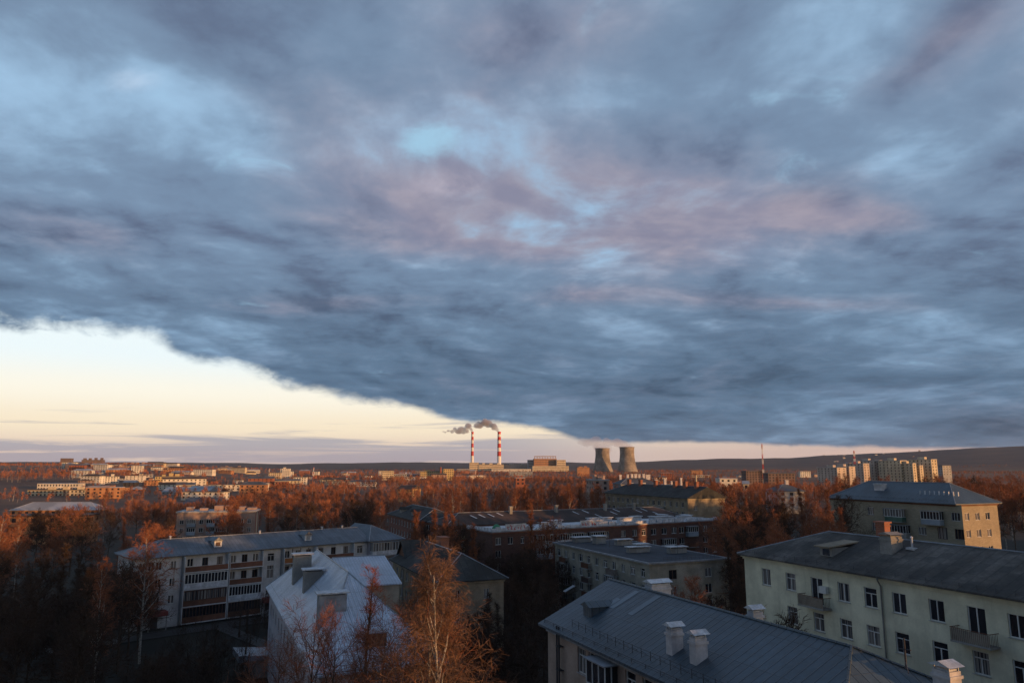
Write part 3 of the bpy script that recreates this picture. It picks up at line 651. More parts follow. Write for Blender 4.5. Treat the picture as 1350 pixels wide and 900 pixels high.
antenna(rf, 12, 6, H_ + .15); antenna(rf, 26, 12, H_ + .15, 3)

# 4 --- brown brick block with painted roof parapet
org = at(649, 700, 15.5); rz = R(31); Lx, Dy, zg = 71.0, 13.0, 0.2; H_ = 15.2 - zg
fr = []
for px, st_, ww in ((657, 'two', 1.4), (673, 'two', 1.3), (689, 'tee', .95), (701, 'two', 1.1), (772, 'two', 1.4), (800, 'two', 1.3), (822, 'two', 1.5), (837, 'two', 1.5), (849, 'tee', 1.2), (862, 'two', 1.7), (876, 'two', 1.7), (889, 'two', 1.7), (899, 'two', 1.7), (930, 'two', 1.6), (942, 'two', 1.6)):
    a, D = pa(px, 710, org, rz)
    for k in range(5):
        if px in (673, 689) and k == 1: continue
        fr.append((a, 12.55 - zg - 2.75 * k, ww, 1.5, st_))
b4 = building('dark brown brick block with painted scrawls on its white roof edge', 'apartment building', 0, 0, Lx, Dy, H_, zg, 'dkbrick',
    dict(front=fr), rz=rz, origin=org, cornice='redbrick')
rf = flat_roof(b4, Lx, Dy, H_, 'frost', .1, 'zinc', .3)
for px, k, kind, pm in ((716, 0, 'glazed', 'conc'), (716, 1, 'glazed', 'bluep'), (742, 0, 'glazed', 'frost'), (757, 0, 'glazed', 'frost'), (785, 0, 'glazed', 'frost'), (911, 0, 'glazed', 'bluep'), (911, 1, 'open', 'rust'), (879, 1, 'glazed', 'frost'), (849, 1, 'open', 'conc')):
    a, D = pa(px, 710, org, rz); balcony(b4, Lx, Dy, 'front', a, 11.7 - zg - 2.75 * k, 4.2 if px < 800 else 3.6, 1.0, kind, pm=pm, h_=2.45)
z = H_ + .16                                    # broken white parapet boards along the roof
rr = random.Random(4); x = .5
bounds = [(.2, 10, .9), (12, 17, .6), (18, 27, .75), (28, 36, .9), (37, 45, .8), (46, 58, 1.0), (59, 70, .7)]
for x0, x1, hh in bounds:
    x = x0; pw = MB()
    while x < x1:
        ww = rr.uniform(.9, 2.2); pw.box(x, min(x + ww, x1), .35 + rr.uniform(0, .5), .42 + rr.uniform(.5, .6), z, z + hh * rr.uniform(.6, 1.1)); x += ww - .02
    pw.build('parapet_board', M['frost'], rf)
scr = mat('red_spray_paint', (.42, .06, .07), .7, bump=0, fine=0)
sb_ = MB(); rr = random.Random(11)
for x0, x1 in ((3.5, 9), (24.2, 29)):                        # a white board with red spray lettering too loose to read
    pw2 = MB(); pw2.box(x0, x1, .22, .29, z, z + 1.5); pw2.build('painted_board', M['frost'], rf)
    x = x0 + .3
    while x < x1 - .7:
        pts_ = [(x + rr.uniform(0, .7), z + rr.uniform(.2, 1.35)) for _ in range(4)] + [(x + .6, z + .3)]
        for (ax, az1), (bx, bz) in zip(pts_, pts_[1:]): sb_.tube((ax, .21, az1), (bx, .21, bz), .06, .06, 4)
        x += rr.uniform(.75, .95)
sb_.build('spray_lettering', scr, rf)
dome = MB()
for j in range(5):
    for i in range(12):
        q = lambda i_, j_: (2.1 + 1.1 * math.cos(i_ * math.pi / 6) * math.cos(j_ * math.pi / 10), 1.8 + 1.1 * math.sin(i_ * math.pi / 6) * math.cos(j_ * math.pi / 10), z + 1.5 * math.sin(j_ * math.pi / 10))
        dome.quad(q(i, j), q(i + 1, j), q(i + 1, j + 1), q(i, j + 1))
dome.build('green_dome_cover', mat('green_tarpaulin', (.05, .22, .12), .7), rf)
for x, y, ww in ((15.5, 3, 2), (30.5, 3, 4), (33, 7, 3), (41, 4, 4.5), (47, 7, 3), (54, 4, 5), (57, 8, 3), (62, 5, 4), (66, 8, 3), (21, 6, 3), (38, 8, 3), (50, 3.5, 2.4)):
    vent(rf, x, y, z - .01, rr.uniform(.7, 1.2), ww, 1.1, 'frost', 'frost', rr.choice((0, 0, R(90))))
antenna(rf, 11.5, 5, z); antenna(rf, 44, 8, z, 3.2)
b = MB()
for k in range(9): b.box(.1, .2, .6 + 1.35 * k, 1.6 + 1.35 * k, z, z + .75)
b.build('edge_board', M['frost'], rf)

# 5, 6 --- red brick blocks with worn roofs behind it
org = at(590, 692.5, 15); rz = R(26); Lx, Dy, zg = 74.0, 13.0, 0.3; H_ = 14.8 - zg
b5 = building('long red brick block with a streaky rust-brown hip roof', 'apartment building', 0, 0, Lx, Dy, H_, zg, 'redbrick',
    dict(front=[(2.2, 12.1, 1.3, 1.5, 'two'), (2.2, 9.2, 1.3, 1.5, 'two'), (2.2, 6.3, 1.3, 1.5)] + [(x, z_, 1.2, 1.5, 'two') for x in (8.3, 12) for z_ in (12.1, 9.2, 6.3)] + [(x, 12.1, 1.3, 1.5, 'two') for x in range(16, 72, 4)],
         left=[(x, z_, 1.3, 1.5, 'two') for x in (3, 6.5, 10) for z_ in (12.1, 9.2, 6.3)]), rz=rz, origin=org)
rf = hip_roof(b5, Lx, Dy, H_, 2.6, 5.5, 6, .6, M['roofred'])
cream = mat('cream_board', (.42, .37, .22), .8)
MATS['cream'] = cream; M['cream'] = cream
for k in range(3): balcony(b5, Lx, Dy, 'front', 5.2, 11.2 - 2.9 * k, 3.0, 1.0, 'glazed', pm='cream', h_=2.5)
b = MB(); rr = random.Random(5)
for x in (9, 11.5, 14.2, 17, 40, 43.5, 46, 52, 54, 61, 63.5, 66):
    y = rr.uniform(1, 4.2); q = lambda x_, y_: (x_, y_, roof_z(H_, 2.6, Dy, y_) + .02)
    b.quad(q(x, y), q(x + .45, y), q(x - .6, y + 1.9), q(x - 1.05, y + 1.9))
b.build('pale_roof_patch', M['frost'], rf)
for x in (20, 34, 50, 60): chimney(rf, x, 5.2, H_ + 1.6, H_ + 4.0, .8, .7, 'conc', 'conc', False)
org = G(56.5, 232); b6 = building('pinkish brick block with grey hip roof behind bare trees', 'apartment building', 56.5, 232, 34, 12, 14.2, .3, 'redbrick',
    dict(front=grid_ops(34, 3.2, 3.2, 2.9, 4), right=grid_ops(12, 3.3, 3.2, 2.9, 4)))
rf = hip_roof(b6, 34, 12, 14.2, 3.0, 5, 5, .6, M['roofdark'])
for x in (9, 22): b = MB(); b.box(x - .8, x + .8, 1.2, 4, 15.0, 16.2); o = b.build('dormer', M['conc'], rf); b = MB(); b.prism([(x - 1.1, 16.2), (x + 1.1, 16.2), (x, 17)], .9, 4.8); b.build('dormer_roof', M['roofdark'], o)

# 7 --- tan block in the middle left
n0, a0, Lx, Dy, zg = 34.6, 138.4, 28.6, 10.6, 0; H_ = 12.35
b7 = building('tan plaster block with slate roof and brick gable dormer', 'apartment building', n0, a0, Lx, Dy, H_, zg, 'tan',
    dict(front=[(x, z_, 1.0, 1.5, 'two') for x in (3.5, 6.5, 10, 13, 17, 20.5, 24.5) for z_ in (10, 7, 4)], right=[(7.7, 9.6, .85, 1.5, 'two'), (7.7, 6.5, .85, 1.5, 'two'), (3, 9.6, .85, 1.5, 'two'), (3, 6.5, .85, 1.5)]), cornice='beige')
rf = hip_roof(b7, Lx, Dy, H_, 3.4, 3.5, 5, .6, M['roofdark'])
for x in (3, 21.5):
    b = MB(); zb = roof_z(H_, 3.4, Dy, 1.2); b.prism([(x - 2.6, zb - .1), (x + 2.6, zb - .1), (x, zb + 2.5)], 1.0, 5.2); o = b.build('dormer', M['rust'], rf)
    b = MB(); t = .14
    for sx in (-1, 1): b.quad((x, .6, zb + 2.72), (x + sx * 3.0, .6, zb - .15), (x + sx * 3.0, 5.3, zb - .15), (x, 5.3, zb + 2.72)); b.quad((x, .6, zb + 2.56), (x + sx * 3.0, .6, zb - .31), (x + sx * 3.0, .6, zb - .15), (x, .6, zb + 2.72)); b.quad((x, .6, zb + 2.56), (x + sx * 3, .6, zb - .31), (x + sx * 3, 5.3, zb - .31), (x, 5.3, zb + 2.56))
    b.build('dormer_roof', M['roofdark'], o)
b = MB(); b.box(Lx - .5, Lx + 1.0, -1.0, 11.4, H_ + .005, H_ + .05)
downpipe(b7, Lx, Dy, 'front', 7.9, H_ - .2)
chimney(rf, 3.8, 8.4, H_ + .8, H_ + 4.2, 3.0, 1.6, 'redchim', 'redchim', False)

# 8 --- long white block with open galleries, grey-blue roof, on the left
org = at(178, 736, 12.9); rz = R(90 - 48.7); Dy, zg = 11.5, 0; H_ = 12.75
Lx = pa(484, 714, org, rz)[0]
bay = lambda px, py=740: pa(px, py, org, rz)[0]
fr = []
zr_ = [9.75, 6.6, 3.5, .5]
for px in (188, 200, 210, 229): fr += [(bay(px), z_ + .7, 1.1, 1.5, 'two') for z_ in zr_[:3]]
for px in (229,): pass
for z_, hh in ((10.3, 1.6), (6.9, 2.6), (3.6, 1.4), (.6, 2.2)): fr.append((bay(357), z_, 1.5, hh, 'tee'))
fr.append((bay(474), 10.3, 1.5, 1.7, 'tee')); fr.append((bay(474), 7.2, 1.5, 1.7, 'tee'))
def gall(p0, p1): return bay(p0), bay(p1)
GL = [(*gall(241, 299), ('open', 'glazed', 'dark', 'dark')), (*gall(300, 344), ('open', 'open', 'glazed', 'dark')), (*gall(371, 413), ('odark', 'odark', 'dark', 'dark')), (*gall(414, 463), ('open', 'glazed', 'dark', 'dark'))]
wl = []
for x0, x1, kinds in GL:
    n_ = 3; 
    for i in range(n_): wl += [(x0 + (x1 - x0) * (i + .5) / n_, z_ + .85, 1.15, 1.5, 'two', random.choice(('frame', 'brownframe'))) for z_ in zr_]
b8 = building('long white gallery block with grey-blue metal roof on the left', 'apartment building', 0, 0, Lx, Dy, H_, zg, 'white',
    dict(front=fr + wl, right=[]), rz=rz, origin=org, cornice=False)
rf = hip_roof(b8, Lx, Dy, H_, 2.6, 6.2, 0, .7, M['roofgrey'])
for x0, x1, kinds in GL:
    for k, kd in enumerate(kinds):
        z0_ = zr_[k]; wd = x1 - x0; xm = (x0 + x1) / 2
        b = MB(); b.box(-wd / 2, wd / 2, -1.3, -.004, -.2, 0); b.box(-wd / 2, -wd / 2 + .15, -1.3, -.004, .003, 2.85); b.box(wd / 2 - .15, wd / 2, -1.3, -.004, .003, 2.85)
        o = b.build('gallery', M['white'], b8, (xm, 0, z0_))
        b = MB(); b.box(-wd / 2 + .16, wd / 2 - .16, -1.29, -1.2, .003, .95)
        b.build('parapet_panel', M['frost' if kd == 'glazed' else ('orange' if kd == 'odark' else 'rust')] if kd != 'dark' else M['rust'], o)
        if kd in ('glazed', 'dark'):
            g = MB(); g.box(-wd / 2 + .16, wd / 2 - .16, -1.22, -1.17, .953, 2.8); gl = g.build('glazing', glass, o)
            f = MB(); n_ = int(wd / .62)
            for i in range(n_ + 1): q = -wd / 2 + .2 + (wd - .4) * i / n_; f.box(q - .05, q + .05, -1.30, -1.222, .955, 2.8)
            f.box(-wd / 2 + .16, wd / 2 - .16, -1.31, -1.221, .955, 1.06); f.box(-wd / 2 + .16, wd / 2 - .16, -1.31, -1.221, 2.68, 2.8)
            f.build('frame', M['frame'] if kd == 'glazed' else M['brownframe'], gl)
        elif kd == 'odark':
            f = MB(); n_ = int(wd / 1.6)
            for i in range(1, n_): q = -wd / 2 + wd * i / n_; f.box(q - .06, q + .06, -1.3, -1.2, .955, 2.84)
            f.build('post', M['brownframe'], o)
for x in (bay(240), bay(345), bay(370), bay(464)): downpipe(b8, Lx, Dy, 'front', x, H_ - .2)
for px in (352, 205):                                         # entrance porches with dull red canopies
    x = bay(px, 790); b = MB(); b.box(x - 1.7, x + 1.7, -2.4, -.01, 2.5, 3.3); p_ = b.build('porch', mat('dull_red_panel', (.20, .05, .045), .8), b8)
    b = MB(); b.box(x - 1.6, x - 1.45, -2.3, -2.15, 0, 2.499); b.box(x + 1.45, x + 1.6, -2.3, -2.15, 0, 2.499); b.build('post', M['conc'], p_)
    b = MB(); b.box(x - .6, x + .6, -.06, -.003, 0, 2.2); b.build('door', M['steel'], p_)
for px, big in ((291, 1), (410, 0)):
    x = bay(px, 716); zb = roof_z(H_, 2.6, Dy, 1.4, .7); b = MB(); b.box(x - .75, x + .75, 1.4, 4.5, zb - .2, zb + 1.15); o = b.build('dormer', M['frost'], rf)
    b = MB(); b.prism([(x - 1.0, zb + 1.152), (x + 1.0, zb + 1.152), (x, zb + 1.9)], 1.15, 4.9); b.build('dormer_roof', M['roofgrey'], o)
    b = MB(); b.box(x - .45, x + .45, 1.37, 1.397, zb + .2, zb + .95); b.build('dormer_opening', M['brownframe'] if big else M['zinc'], o)
for px in (237, 357, 440, 467): x = bay(px, 706); b = MB(); zr = H_ + 2.76; b.tube((x, Dy / 2, zr - .2), (x, Dy / 2, zr + .5), .22, .2, 8); b.tube((x, Dy / 2, zr + .5), (x, Dy / 2, zr + .62), .34, .1, 8); b.build('roof_vent', M['frost'], rf)
# the wing at its right end: hipped towards us
wx = Lx; Wd = pa(526, 713, org, rz)[0] - Lx
w_ = MB(); ops_ = [(Wd / 2, 7.2, 1.5, 1.6, 'two'), (Wd / 2, 4.0, 1.5, 1.6, 'two')]
w2 = empty('apartment_building', (org[0] + math.cos(rz) * (wx + .02) + math.sin(rz) * 1.2, org[1] + math.sin(rz) * (wx + .02) - math.cos(rz) * 1.2, zg), rz)
tag(w2, 'hip-roofed end wing with white glazed corner loggia, right end of the gallery block', 'apartment building')
for sd, ln in (('front', Wd), ('right', 14), ('back', Wd), ('left', 14)):
    o_ = [(q[0] - q[2] / 2, q[0] + q[2] / 2, q[1], q[1] + q[3]) for q in (ops_ if sd == 'front' else [])]
    add_wall(w_, ln, -3, H_, o_, side_map(sd, Wd, 14))
w_.build('wall', M['lilac'], w2)
for q in ops_: add_window(w2, Wd, 14, 'front', *q[:5])
# roof with its ridge running away from us
b = MB(); t = .18; e = [(-.6, -.6), (Wd + .6, -.6), (Wd + .6, 14.6), (-.6, 14.6)]; E_ = [(x, y, H_ + t) for x, y in e]; r0 = (Wd * .38, 5.2, H_ + t + 3.0); r1 = (Wd * .38, 13, H_ + t + 3.0)
b.quad(E_[0], E_[1], r0); b.quad(E_[1], E_[2], r1, r0); b.quad(E_[3], E_[0], r0, r1); b.quad(E_[2], E_[3], r1)
for i in range(4): a_, c2 = E_[i], E_[(i + 1) % 4]; b.quad((a_[0], a_[1], H_), (c2[0], c2[1], H_), c2, a_)
b.quad(*[(x, y, H_) for x, y in reversed(e)]); wr = b.build('roof', M['roofgrey'], w2)
c = MB(); V = Vector; c.tube(V(E_[0]), V(r0), .1, .1, 5); c.tube(V(E_[1]), V(r0), .1, .1, 5); c.tube(V(r0), V(r1), .1, .1, 5); c.build('ridge_cap', M['zinc'], wr)
balcony(w2, Wd, 14, 'front', Wd / 2, 9.6, Wd - .3, 1.1, 'glazed', pm='frost', h_=2.9)
FOOT.append((w2.location.x, w2.location.y, (math.cos(rz), math.sin(rz)), (-math.sin(rz), math.cos(rz)), Wd, 14))

# 9 --- frosted pale metal roof with wide vent shafts
n0, a0, Lx, Dy, zg = 11.0, 118, 49.4, 11.0, 0; H_ = 11.85
b9 = building('building with frosted pale metal hip roof and wide shafts', 'house', n0, a0, Lx, Dy, H_, zg, 'lilac',
    dict(front=grid_ops(Lx, 3.6, 2, 3.3, 3), right=[(2.3, 9.0, 1.0, 1.6), (5.5, 9.0, 1.0, 1.6), (8.7, 9, 1, 1.6)]), name='pale_roof_building')
rf = hip_roof(b9, Lx, Dy, H_, 5.9, 7, 18, .6, M['roofwhite'])
def shaft(px, py, z, ww, dd, ht, m='conc'):
    x, y = at(px, py, z); n_, a_ = NA(x, y); lx, ly = a0 - a_, n_ - n0
    vent(rf, lx, ly, z - 2.2, ht + 2.2, ww, dd, m, 'frost', R(90)); return lx, ly
shaft(397, 768, 14.3, 2.3, 1.5, 3.6); shaft(412, 776, 14.8, 2.3, 1.2, 2.2); shaft(437, 806, 15.2, 2.8, 1.2, 1.7, 'zinc')
hx, hy = at(497, 849, 13.2); n_, a_ = NA(hx, hy); lx, ly = a0 - a_, n_ - n0
b = MB(); b.box(lx - 1.2, lx + .5, ly - .8, ly + .8, 11.9, 14.3); o = b.build('dormer', M['rust'], rf)
b = MB(); b.box(lx - 1.6, lx + .62, ly - .95, ly + .95, 14.302, 14.38); b.build('dormer_roof', M['zinc'], o)
b = MB(); b.tube((Lx + .55, -.6, H_ + .3), (Lx + .55, Dy + .6, H_ + .3), .03, .03, 4)
for k in range(12): b.tube((Lx + .2, k, H_ + .15), (Lx + .2, k, H_ + .75), .02, .02, 4)
b.tube((Lx + .2, 0, H_ + .72), (Lx + .2, 11, H_ + .72), .02, .02, 4); b.build('snow_guard', M['steel'], rf)
n0, a0 = 20.5, 108.4                                          # its annex behind
b10 = building('beige annex with smooth frosted gable roof behind the pale roof', 'annex', n0, a0, 7.6, 22, 12.8, 0, 'beige', dict(front=[], left=[]), rz=R(23), origin=G(n0, a0), cornice=False, name='annex_building')
rf = hip_roof(b10, 7.6, 22, 12.8, 2.7, 0, 0, .35, M['roofwhite'])

# 10 --- ochre block with blue-grey roof on the right
n0, a0, Lx, Dy, zg = 143.6, 138, 32.6, 13.0, 8.2; H_ = 21.85 - zg
fr = []
def fpx(px): return a0 - fa(px, n0)
Z1, Z2, Z3 = 18.6 - zg, 15.2 - zg, 11.8 - zg
for px, ww in ((1143, 1.7), (1163, 1.8), (1253, 1.9)): fr += [(fpx(px), Z1, ww, 1.7, 'three')]
fr += [(fpx(1208), Z2, 1.9, 1.6, 'three'), (fpx(1147), Z2, 1.6, 1.7, 'three'), (fpx(1165), Z2, 1.6, 1.7, 'two'), (fpx(1256), Z2 - .2, 2.0, 2.0, 'many', 'brownframe'), (fpx(1234), Z2 - .5, 2.2, 2.4, 'two', 'brownframe')]
fr += [(fpx(p_), Z3, 1.6, 1.7, 'two') for p_ in (1147, 1165, 1208, 1256)]
b11 = building('ochre brick block with blue-grey hip roof and glazed bays at right', 'apartment building', n0, a0, Lx, Dy, H_, zg, 'ochre',
    dict(front=fr, right=grid_ops(Dy, 3.2, Z3, 3.4, 3)), cornice='rust')
rf = hip_roof(b11, Lx, Dy, H_, 4.0, 6, 5.5, .7, M['roofblue'])
for px, z_, pm in ((1177, 17.6 - zg, 'greenp'), (1181, 14.2 - zg, 'conc'), (1225, 17.6 - zg, 'bluep')): balcony(b11, Lx, Dy, 'front', fpx(px), z_, 4.4, 1.3, 'glazed', pm=pm, h_=2.7)
def rpx(px, n): return a0 - fa(px, n)
chimney(rf, rpx(1158, 147), 3.4, H_ + .6, H_ + 3.6, 2.6, 1.0, 'chim', 'frost', False)
for k in range(9): x = rpx(1208 + 6.2 * k, 145.4); b = MB(); zb = roof_z(H_, 4, Dy, 2.2, .7); b.box(x - .07, x + .07, 2.1, 2.3, zb - .1, zb + .75); b.build('roof_bracket', M['frost'], rf)
snow_guard(rf, Lx, Dy, H_, 4.0, .1, .5, 31, 1.6, .35)

# 11 --- tan block far right of the middle and the roofs behind it
x_, y_ = at(906, 657, 19); n0, a1 = NA(x_, y_); n0 += .6; zg = 5.5; H_ = 18.9 - zg
Lx = fa(797, n0) - a1; a0 = a1 + Lx; Dy = 15
b12 = building('tan long block with patched dark roof and red chimneys, end wall in sun', 'apartment building', n0, a0, Lx - .6, Dy, H_, zg, 'tan',
    dict(front=grid_ops(Lx - .6, 3.4, 1.2, 3.1, 4, 1.6, 1.7, 'two', jit=1), right=[(3, 9.6, 1.4, 1.6)]), cornice='beige')
rf = hip_roof(b12, Lx - .6, Dy, H_, 3.6, 6, 0, .7, M['roofdark'])
b = MB(); b.quad((Lx - .598, 0, H_), (Lx - .598, Dy, H_), (Lx - .598, Dy / 2, H_ + 3.5)); b.build('gable_wall', M['tan'], b12)
for i, x in enumerate((8, 16, 26, 38, 44, Lx - 4)):
    if x < Lx - 2: chimney(rf, x, 6.2, H_ + 2, H_ + 5.2, 1.5, .9, 'redchim', 'redchim', False)
for x in (20, 38): balcony(b12, Lx, Dy, 'front', x, 7.4, 5, 1.2, 'glazed', pm='bluep', h_=2.6)
# ---------------------------------------------------------------- unseen added blocks, sunward: placed and gapped to throw the long evening shadows
SX, SY = math.sin(R(SUN_AZ)), -math.cos(R(SUN_AZ))
def TQ(T_, q): return T_ * SX - q * SY, T_ * SY + q * SX
for i, (q0, q1, lab) in enumerate(((14, 29, 'added narrow nine-storey shadow caster beyond the right edge, nearest of a row'), (44, 90, 'second added nine-storey shadow caster beyond the right edge'), (91, 102, 'added lower shadow caster between two nine-storey ones beyond the right edge'), (103, 150, 'next added nine-storey shadow caster past the lower one beyond the right edge'), (150.5, 175, 'added eight-storey shadow caster beyond the right edge beside the wide gap'), (193, 262, 'added nine-storey shadow caster beyond the right edge, farthest of the row'))):
    x, y = TQ(200, q0); zg = ground(x, y); TP = 27.3 if i == 2 else (29.0 if i > 3 else 33.0); b = building(lab, 'apartment building', 0, 0, q1 - q0, 12, TP - zg, zg, 'conc', dict(front=[], back=grid_ops(q1 - q0, 3.2, 2, 2.8, 8)), rz=math.atan2(SX, -SY), origin=(x, y), cornice=False)
    flat_roof(b, q1 - q0, 12, TP - zg, 'membrane', .3)
b = building('tall block from whose upper floor the view is taken', 'apartment building', 0, 0, 46, 13, 35, 0, 'beige', dict(back=grid_ops(46, 3.2, 2, 3, 11)), rz=0, origin=(-20, -15.5), cornice=False)
flat_roof(b, 46, 13, 35, 'membrane', .3)

# ---------------------------------------------------------------- far blocks, halls and houses
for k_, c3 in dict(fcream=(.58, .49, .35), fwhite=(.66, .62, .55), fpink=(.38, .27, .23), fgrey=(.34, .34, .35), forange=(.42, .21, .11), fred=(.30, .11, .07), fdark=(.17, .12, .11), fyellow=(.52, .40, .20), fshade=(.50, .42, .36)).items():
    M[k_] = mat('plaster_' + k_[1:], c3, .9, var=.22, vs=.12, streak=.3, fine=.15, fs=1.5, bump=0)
M['fglass'] = mat('far_window_glass', (.03, .03, .04), .25, var=.1, fine=0, bump=0)
M['froof'] = mat('far_grey_roof', (.10, .11, .13), .8, var=.35, vs=.08, bump=0); M['froofb'] = mat('far_brown_roof', (.09, .06, .05), .85, var=.35, vs=.08, bump=0); M['froofl'] = mat('far_pale_roof', (.34, .35, .38), .6, var=.3, vs=.08, bump=0)
M['fband'] = mat('far_window_band', (.16, .12, .09), .6, bump=0)
def far_mesh(w_, d_, h_, fl, wm, step=3.4, dn=-6):
    b = MB(); m = max(1, int(w_ / step)); md = max(1, int(d_ / step)); s = h_ / max(fl, 1)
    if fl:
        of = [((i + .5) * w_ / m - .85, (i + .5) * w_ / m + .85, k * s + s * .28, k * s + s * .8) for i in range(m) for k in range(fl)]
        os_ = [((i + .5) * d_ / md - .7, (i + .5) * d_ / md + .7, k * s + s * .28, k * s + s * .8) for i in range(md) for k in range(fl)]
    else: of = os_ = []
    for sd, ln, o_ in (('front', w_, of), ('right', d_, os_), ('back', w_, []), ('left', d_, os_)): add_wall(b, ln, dn, h_, o_, side_map(sd, w_, d_), .25)
    g = None
    if fl: g = MB(); g.box(.3, w_ - .3, .3, d_ - .3, .2, h_ - .3)
    return b, g
def far_block(label, pl, pr, yt, D, H_, wm, yaw=0, d_=13, fl=None, roof='flat', rm='froof', extra=(), cat='building', group=None, name='building', step=3.4, base=None):
    k = 960 * (c_ + 162 / 960 * s_) ; xl = (pl - 675) / k * D; xr = (pr - 675) / k * D
    w_ = max(3, (xr - xl) / max(.3, math.cos(R(yaw)))); zt = zz(yt, D); zb = zt - H_
    fl = max(1, round(H_ / 3)) if fl is None else fl
    y0 = D if yaw >= 0 else D + w_ * math.sin(R(-yaw))
    root = empty(name, (xl, y0, zb), R(yaw)); tag(root, label, cat, group)
    rise = 0
    if roof in ('hip', 'gable'): rise = min(4.5, d_ * .24); 
    hw = H_ - rise
    b, g = far_mesh(w_, d_, hw, fl if D < 1900 else 0, wm, step, min(-6, ground(xl, y0) - zb - 3)); b.build('wall', M[wm], root)
    if g and D < 1900: g.build('glazing', M['fglass'], root)
    if D >= 1900:                                         # beyond two kilometres window rows show only as bands
        g = MB(); s = hw / fl
        for i in range(fl): g.box(1.5, w_ - 1.5, -.12, -.02, i * s + s * .42, i * s + s * .66)
        g.build('window_band', M['fband'], root)
    if roof == 'flat':
        r = MB(); r.box(-.3, w_ + .3, -.3, d_ + .3, hw, hw + .5); o = r.build('roof', M[rm], root)
        for (fx, ww, hh) in extra:
            e = MB(); e.box(w_ * fx - ww / 2, w_ * fx + ww / 2, d_ * .35, d_ * .65, hw + .5, hw + .5 + hh); e.build('roof_house', M[wm], o)
    else:
        o = hip_roof(root, w_, d_, hw, rise, d_ * .45 if roof == 'hip' else 0, d_ * .45 if roof == 'hip' else 0, .5, M[rm])
        if roof == 'gable':
            gm = MB(); gm.quad((-.001, 0, hw), (-.001, d_, hw), (-.001, d_ / 2, hw + rise)); gm.quad((w_ + .001, 0, hw), (w_ + .001, d_, hw), (w_ + .001, d_ / 2, hw + rise)); gm.build('gable_wall', M[wm], root)
        for (fx, ww, hh) in extra: chimney(o, w_ * fx, d_ * .5, hw + rise - 1, hw + rise + hh, ww, .8, 'chim', 'frost', False)
    FOOT.append((xl, y0, (math.cos(R(yaw)), math.sin(R(yaw))), (-math.sin(R(yaw)), math.cos(R(yaw))), w_, d_))
    return root
FB = far_block
e3 = ((.2, 4, 3), (.5, 4, 3), (.8, 4, 3))
# left town on its hill
FB('square tower block topmost on the left skyline', 79, 92, 604, 2600, 36, 'fdark', 8, 20, 12)
FB('dark brick stepped block high on the left skyline', 107, 133, 606, 2650, 34, 'fdark', 8, 20, 11, extra=((.1, 10, 6), (.35, 9, 6), (.62, 9, 7), (.9, 9, 7)))
FB('wide cream panel block below the skyline tower', 82, 107, 614, 2000, 22, 'fpink', 8, 14, 7)
FB('pale low slab just under the dark stepped block', 112, 135, 612, 2350, 14, 'fcream', 6, 14, 5)
FB('cream block right of the wide cream panel block', 137, 154, 616, 1850, 20, 'fcream', 12, 14, 7)
FB('long skyline slab with many roof houses', 152, 190, 611, 2450, 16, 'fpink', 5, 14, 5, extra=((.3, 10, 3), (.55, 8, 4), (.7, 8, 4), (.9, 9, 5)))
FB('narrow white tower left of a pair on the left hill', 163, 169, 614.5, 1950, 22, 'fwhite', 12, 10, 7)
FB('narrow grey-cream tower, right of the pair on the left hill', 174, 184, 615, 1930, 20, 'fcream', 12, 12, 7)
FB('long low cream slab right of the paired narrow towers', 185, 224, 617, 2150, 12, 'fcream', 4, 14, 4)
FB('skyline slab above the middle-left trees', 291, 322, 615.2, 2500, 13, 'fpink', -4, 14, 4, extra=((.2, 8, 3), (.75, 9, 3)))
FB('orange brick school-like block lit by the sun, far left', 105, 126, 630, 1080, 13, 'forange', 10, 18, 4, 'hip', 'froofb', extra=((.3, 2, 2),))
FB('bright white nine-storey tower in low sun, far left', 136, 154, 628, 1050, 27, 'fwhite', 24, 13, 9, extra=((.6, 4, 3),))
FB('sunlit yellow stepped block with ragged roofline', 206, 235, 628, 1010, 20, 'fyellow', 14, 15, 6, extra=((.6, 5, 4), (.85, 5, 3), (.3, 4, 2)))
FB('orange-brown lower wing left of the yellow stepped block', 192, 207, 633, 1000, 15, 'forange', 14, 15, 5, extra=((.4, 4, 2),))
FB('long white low building at the far left edge', 52, 104, 637.5, 900, 8, 'fwhite', 4, 16, 2, 'flat', 'froofl')
FB('rough cream sunlit block at the left edge', 40, 112, 646, 720, 12, 'fcream', 6, 15, 4, 'flat', 'froofb', extra=((.35, 6, 2.5), (.6, 5, 3), (.85, 5, 2.5)))
FB('low dark brick workshop between sunlit blocks on the left', 119, 137, 641, 850, 9, 'fred', 5, 18, 3, 'flat', 'froofl')
FB('orange-cream block under the bright white tower', 139, 164, 643, 820, 10, 'forange', 4, 16, 3, extra=((.3, 4, 2),))
FB('small red brick house with pale top, left', 173, 188, 641, 860, 8, 'fred', 4, 14, 2, 'hip', 'froofl')
FB('flat pale-roofed hall beyond the left trees', 216, 246, 642.5, 760, 6, 'fgrey', 3, 30, 2, 'gable', 'froofl')
FB('hall with a broad sunlit white gable', 246, 277, 641, 700, 7, 'fwhite', -6, 24, 1, 'gable', 'froofl')
FB('grey-blue shed roof behind the hall with white gable', 250, 264, 633.5, 1000, 7, 'fgrey', 3, 24, 1, 'gable', 'froof')
FB('small orange shed right of the grey-blue shed', 266, 274, 634, 1010, 8, 'forange', 3, 14, 2)
FB('pale low block high on the left plain', 238, 259, 626.5, 1400, 9, 'fcream', 3, 16, 3)
FB('pale roofed strip right of the pale low block', 265, 282, 624.5, 1600, 9, 'fwhite', 3, 16, 3)
FB('long red low building in sun, left of centre', 305, 330, 637, 920, 9, 'fred', -4, 14, 3, 'hip', 'froofb', extra=((.2, 2, 2),))
